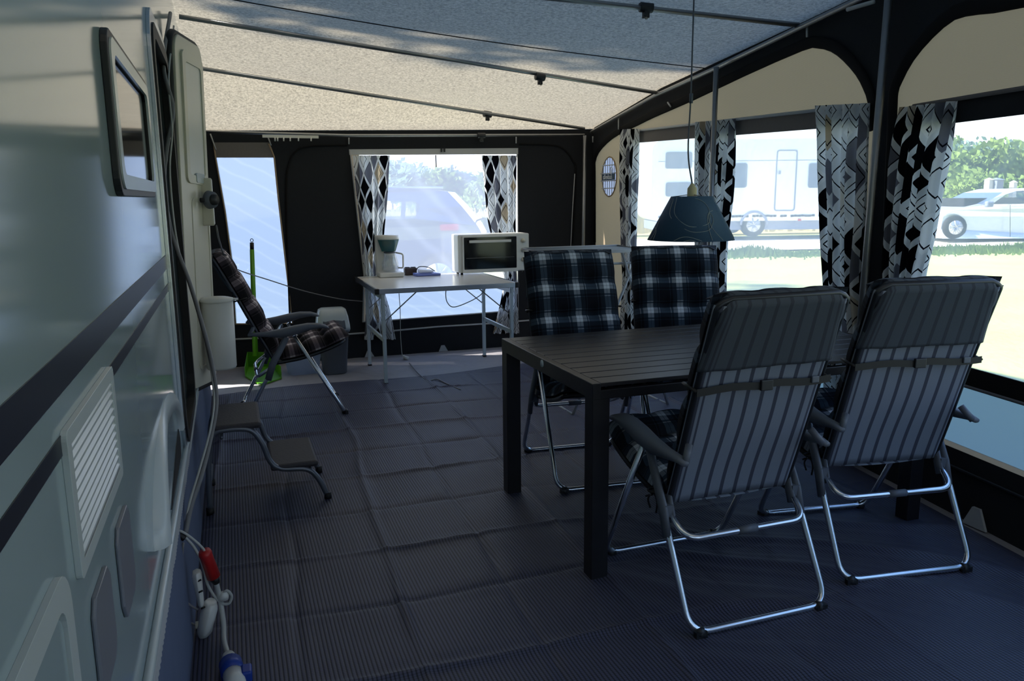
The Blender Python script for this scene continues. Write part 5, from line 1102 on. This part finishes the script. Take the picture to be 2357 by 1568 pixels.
def hatch_extra(r, L):
    a, b = L(1012, 516), L(1056, 531); o = MB(); o.box(((a.x + b.x) / 2, 0.03, (a.z + b.z) / 2), (b.x - a.x, 0.07, a.z - b.z)); o.build('tail_light', 'tail_red', r, bevel=0.02)
    a = L(890, 430); b = L(1015, 436); o = MB(); o.tube([(a.x - 1.2, 0.24, a.z + 0.0), (b.x, 0.24, b.z + 0.02)], 0.02, 8); o.build('roof_rail', 'hub', r)
    c = L(1100, 515); o = MB(); o.tube([(c.x - 0.1, 0.8, c.z + 0.0), (c.x + 0.06, 0.75, c.z + 0.05)], 0.012, 6); o.build('wiper', 'black', r)
car('hatchback_car', 'dark blue-grey hatchback car parked outside the far window, tail to the right', 10.0, (760, 640), [(1098, 650), (1112, 610), (1112, 545), (1098, 520), (1062, 476), (1028, 441), (985, 435), (890, 431), (780, 434), (715, 446), (640, 498), (540, 512), (475, 535), (455, 580), (462, 650)],
    [[(932, 464), (948, 464), (964, 470), (967, 480), (952, 503), (932, 504)], [(830, 462), (922, 463), (922, 504), (830, 506)], [(735, 465), (820, 462), (820, 507), (690, 508)]], [(1010, 640, 58), (560, 640, 58)], 'car_grey', 1.7, 512, {3, 4, 9}, hatch_extra)
def sil_extra(r, L):
    c = L(2273, 470); o = MB(); o.box((c.x, -0.06, c.z), (0.16, 0.12, 0.13)); o.build('mirror', 'far_grey', r, bevel=0.03)
    a = L(2183, 497); o = MB(); o.box((a.x + 0.1, 0.12, a.z), (0.25, 0.05, 0.10)); o.build('headlight', 'car_glass', r, bevel=0.02)
    for px in (2325, 2425): a, b = L(px, 472), L(px, 545); o = MB(); o.tube([(a.x, -0.001, a.z), (b.x, -0.001, b.z)], 0.006, 5); o.build('door_gap', 'dark_plastic', r)
car('silver_car', 'silver saloon car parked on the grass outside the nearest right window', 18.0, (2380, 552), [(2178, 550), (2173, 528), (2178, 498), (2200, 484), (2262, 470), (2312, 443), (2345, 434), (2430, 432), (2500, 444), (2545, 466), (2598, 474), (2608, 500), (2606, 548)],
    [[(2284, 470), (2318, 447), (2345, 440), (2375, 438), (2375, 469)], [(2382, 438), (2430, 437), (2478, 448), (2500, 466), (2382, 469)]], [(2203, 524, 27), (2540, 524, 27)], 'car_silver', 1.7, 472, {4, 8}, sil_extra)

# white caravan across the lawn
Dc = 20.0; fc = thing('touring_caravan', orig(1740, 540, Dc), 'large white caravan standing across the lawn behind the front windows', 'caravan', rz=RZ); L = loc(Dc, fc)
a, b = L(1502, 322), L(2005, 506); P_ = rrect(a.x, b.z, b.x, a.z, 0.28, 6)
o = MB(); o.sheet(P_, [], lambda x, z: (x, 0, z), 2.2, (0, 1, 0)); o.build('body', 'far_white', fc)
a, b = L(1515, 500), L(1995, 527); o = MB(); o.box(((a.x + b.x) / 2, 1.1, (a.z + b.z) / 2), (b.x - a.x, 2.0, a.z - b.z)); o.build('chassis', 'far_grey', fc)
for x0, y0, x1, y1 in ((1532, 350, 1592, 388), (1532, 420, 1592, 452), (1668, 376, 1718, 432), (1862, 376, 1925, 432)):
    a, b = L(x0, y0), L(x1, y1); o = MB(); o.sheet(rrect(a.x, b.z, b.x, a.z, 0.06), [], lambda x, z: (x, -0.03, z), 0.03, (0, 1, 0)); o.build('window', 'far_glass', fc, bevel=0.01)
a, b = L(1788, 345), L(1829, 486); o = MB(); o.sheet(rrect(a.x, b.z, b.x, a.z, 0.07), [rrect(a.x + 0.03, b.z + 0.03, b.x - 0.03, a.z - 0.03, 0.05)], lambda x, z: (x, -0.012, z), 0.012, (0, 1, 0)); dd = o.build('door', 'far_grey', fc)
c = L(1793, 397); o = MB(); o.box((c.x, -0.03, c.z), (0.07, 0.05, 0.09)); o.build('door_handle', 'far_grey', dd, bevel=0.01)
o = MB(); a, b = L(1515, 494), L(1995, 501); n_ = 60  # broken band of dark dashes along the lower side
for k_ in range(n_):
    if noise.noise(V((k_ * 0.9, 0, 0))) > -0.2: o.box((a.x + (b.x - a.x) * (k_ + 0.5) / n_, -0.008, (a.z + b.z) / 2 + 0.02 * noise.noise(V((k_ * 1.7, 5, 0)))), (0.075, 0.01, 0.05))
o.build('dash_band', 'stripe', fc)
o = MB(); a, b = L(1515, 372), L(1995, 373.2); o.box(((a.x + b.x) / 2, -0.004, a.z), (b.x - a.x, 0.006, 0.014)); o.build('side_moulding', 'far_grey', fc)
c = L(1735, 518); wheel(fc, c.x, 0.02, c.z, 0.30, 0.2); wheel(fc, c.x, 1.98, c.z, 0.30, 0.2)
o = MB(); ri = 0.33; o.tube([(c.x + ri * math.cos(a), -0.01, c.z + ri * math.sin(a)) for a in [k_ * PI / 12 for k_ in range(13)]], 0.03, 8); o.build('wheel_arch', 'far_grey', fc)
o = MB(); c = L(1840, 506); o.box((c.x, -0.01, c.z), (0.08, 0.02, 0.05)); o.build('side_marker', 'tail_red', fc)

# houses and gate posts on the horizon
def house(px0, px1, pyr, pye, D, label, wall):
    r = thing('house', orig((px0 + px1) / 2, 450, D), label, 'house', 'houses on the horizon', rz=RZ); L = loc(D, r); a, b = L(px0, pye), L(px1, pye); zr = L(px0, pyr).z
    o = MB(); o.box(((a.x + b.x) / 2, 3, a.z / 2 - 0.3), (b.x - a.x - 0.6, 6, a.z + 0.6)); o.build('wall', wall, r)
    o = MB(); o.add([(a.x, -0.4, a.z), (b.x, -0.4, a.z), (b.x, 6.4, a.z), (a.x, 6.4, a.z), (a.x + 0.5, 3, zr), (b.x - 0.5, 3, zr)], [(0, 1, 5, 4), (2, 3, 4, 5), (1, 2, 5), (3, 0, 4), (0, 3, 2, 1)]); o.build('roof', 'roof_tile', r)
    for t in (0.3, 0.7): o = MB(); x = a.x + (b.x - a.x) * t; o.box((x, -0.02, a.z * 0.55), (0.9, 0.06, 0.8)); o.build('window', 'far_glass', r)
house(2292, 2420, 368, 398, 52, 'house with pale red roof at the right behind the silver car', 'post')
house(2195, 2236, 394, 408, 64, 'small red roofed house half hidden in trees left of the gate posts', 'brick')
house(1005, 1048, 418, 430, 50, 'orange brick house far behind the parked hatchback', 'brick')
for px, py, w, mt, lb in ((2277, 414, 0.22, 'post', 'white gate post left of the grey box in the field'), (2333, 420, 0.18, 'post', 'white gate post right of the grey box in the field'), (2294, 414, 0.34, 'far_grey', 'grey box standing between the two white gate posts')):
    t_ = op(px, py, 30); b = orig(px, py, 30); o = MB(); o.box((t_.x, t_.y, (b.z + t_.z) / 2), (w, w, t_.z - b.z)); q = MB(); o.add([(t_.x - w * 0.6, t_.y - w * 0.6, t_.z), (t_.x + w * 0.6, t_.y - w * 0.6, t_.z), (t_.x + w * 0.6, t_.y + w * 0.6, t_.z), (t_.x - w * 0.6, t_.y + w * 0.6, t_.z), (t_.x, t_.y, t_.z + 0.08)], [(0, 1, 4), (1, 2, 4), (2, 3, 4), (3, 0, 4), (3, 2, 1, 0)])
    tag(o.build('gate_post' if mt == 'post' else 'utility_box', mt), lb, 'post' if mt == 'post' else 'box')
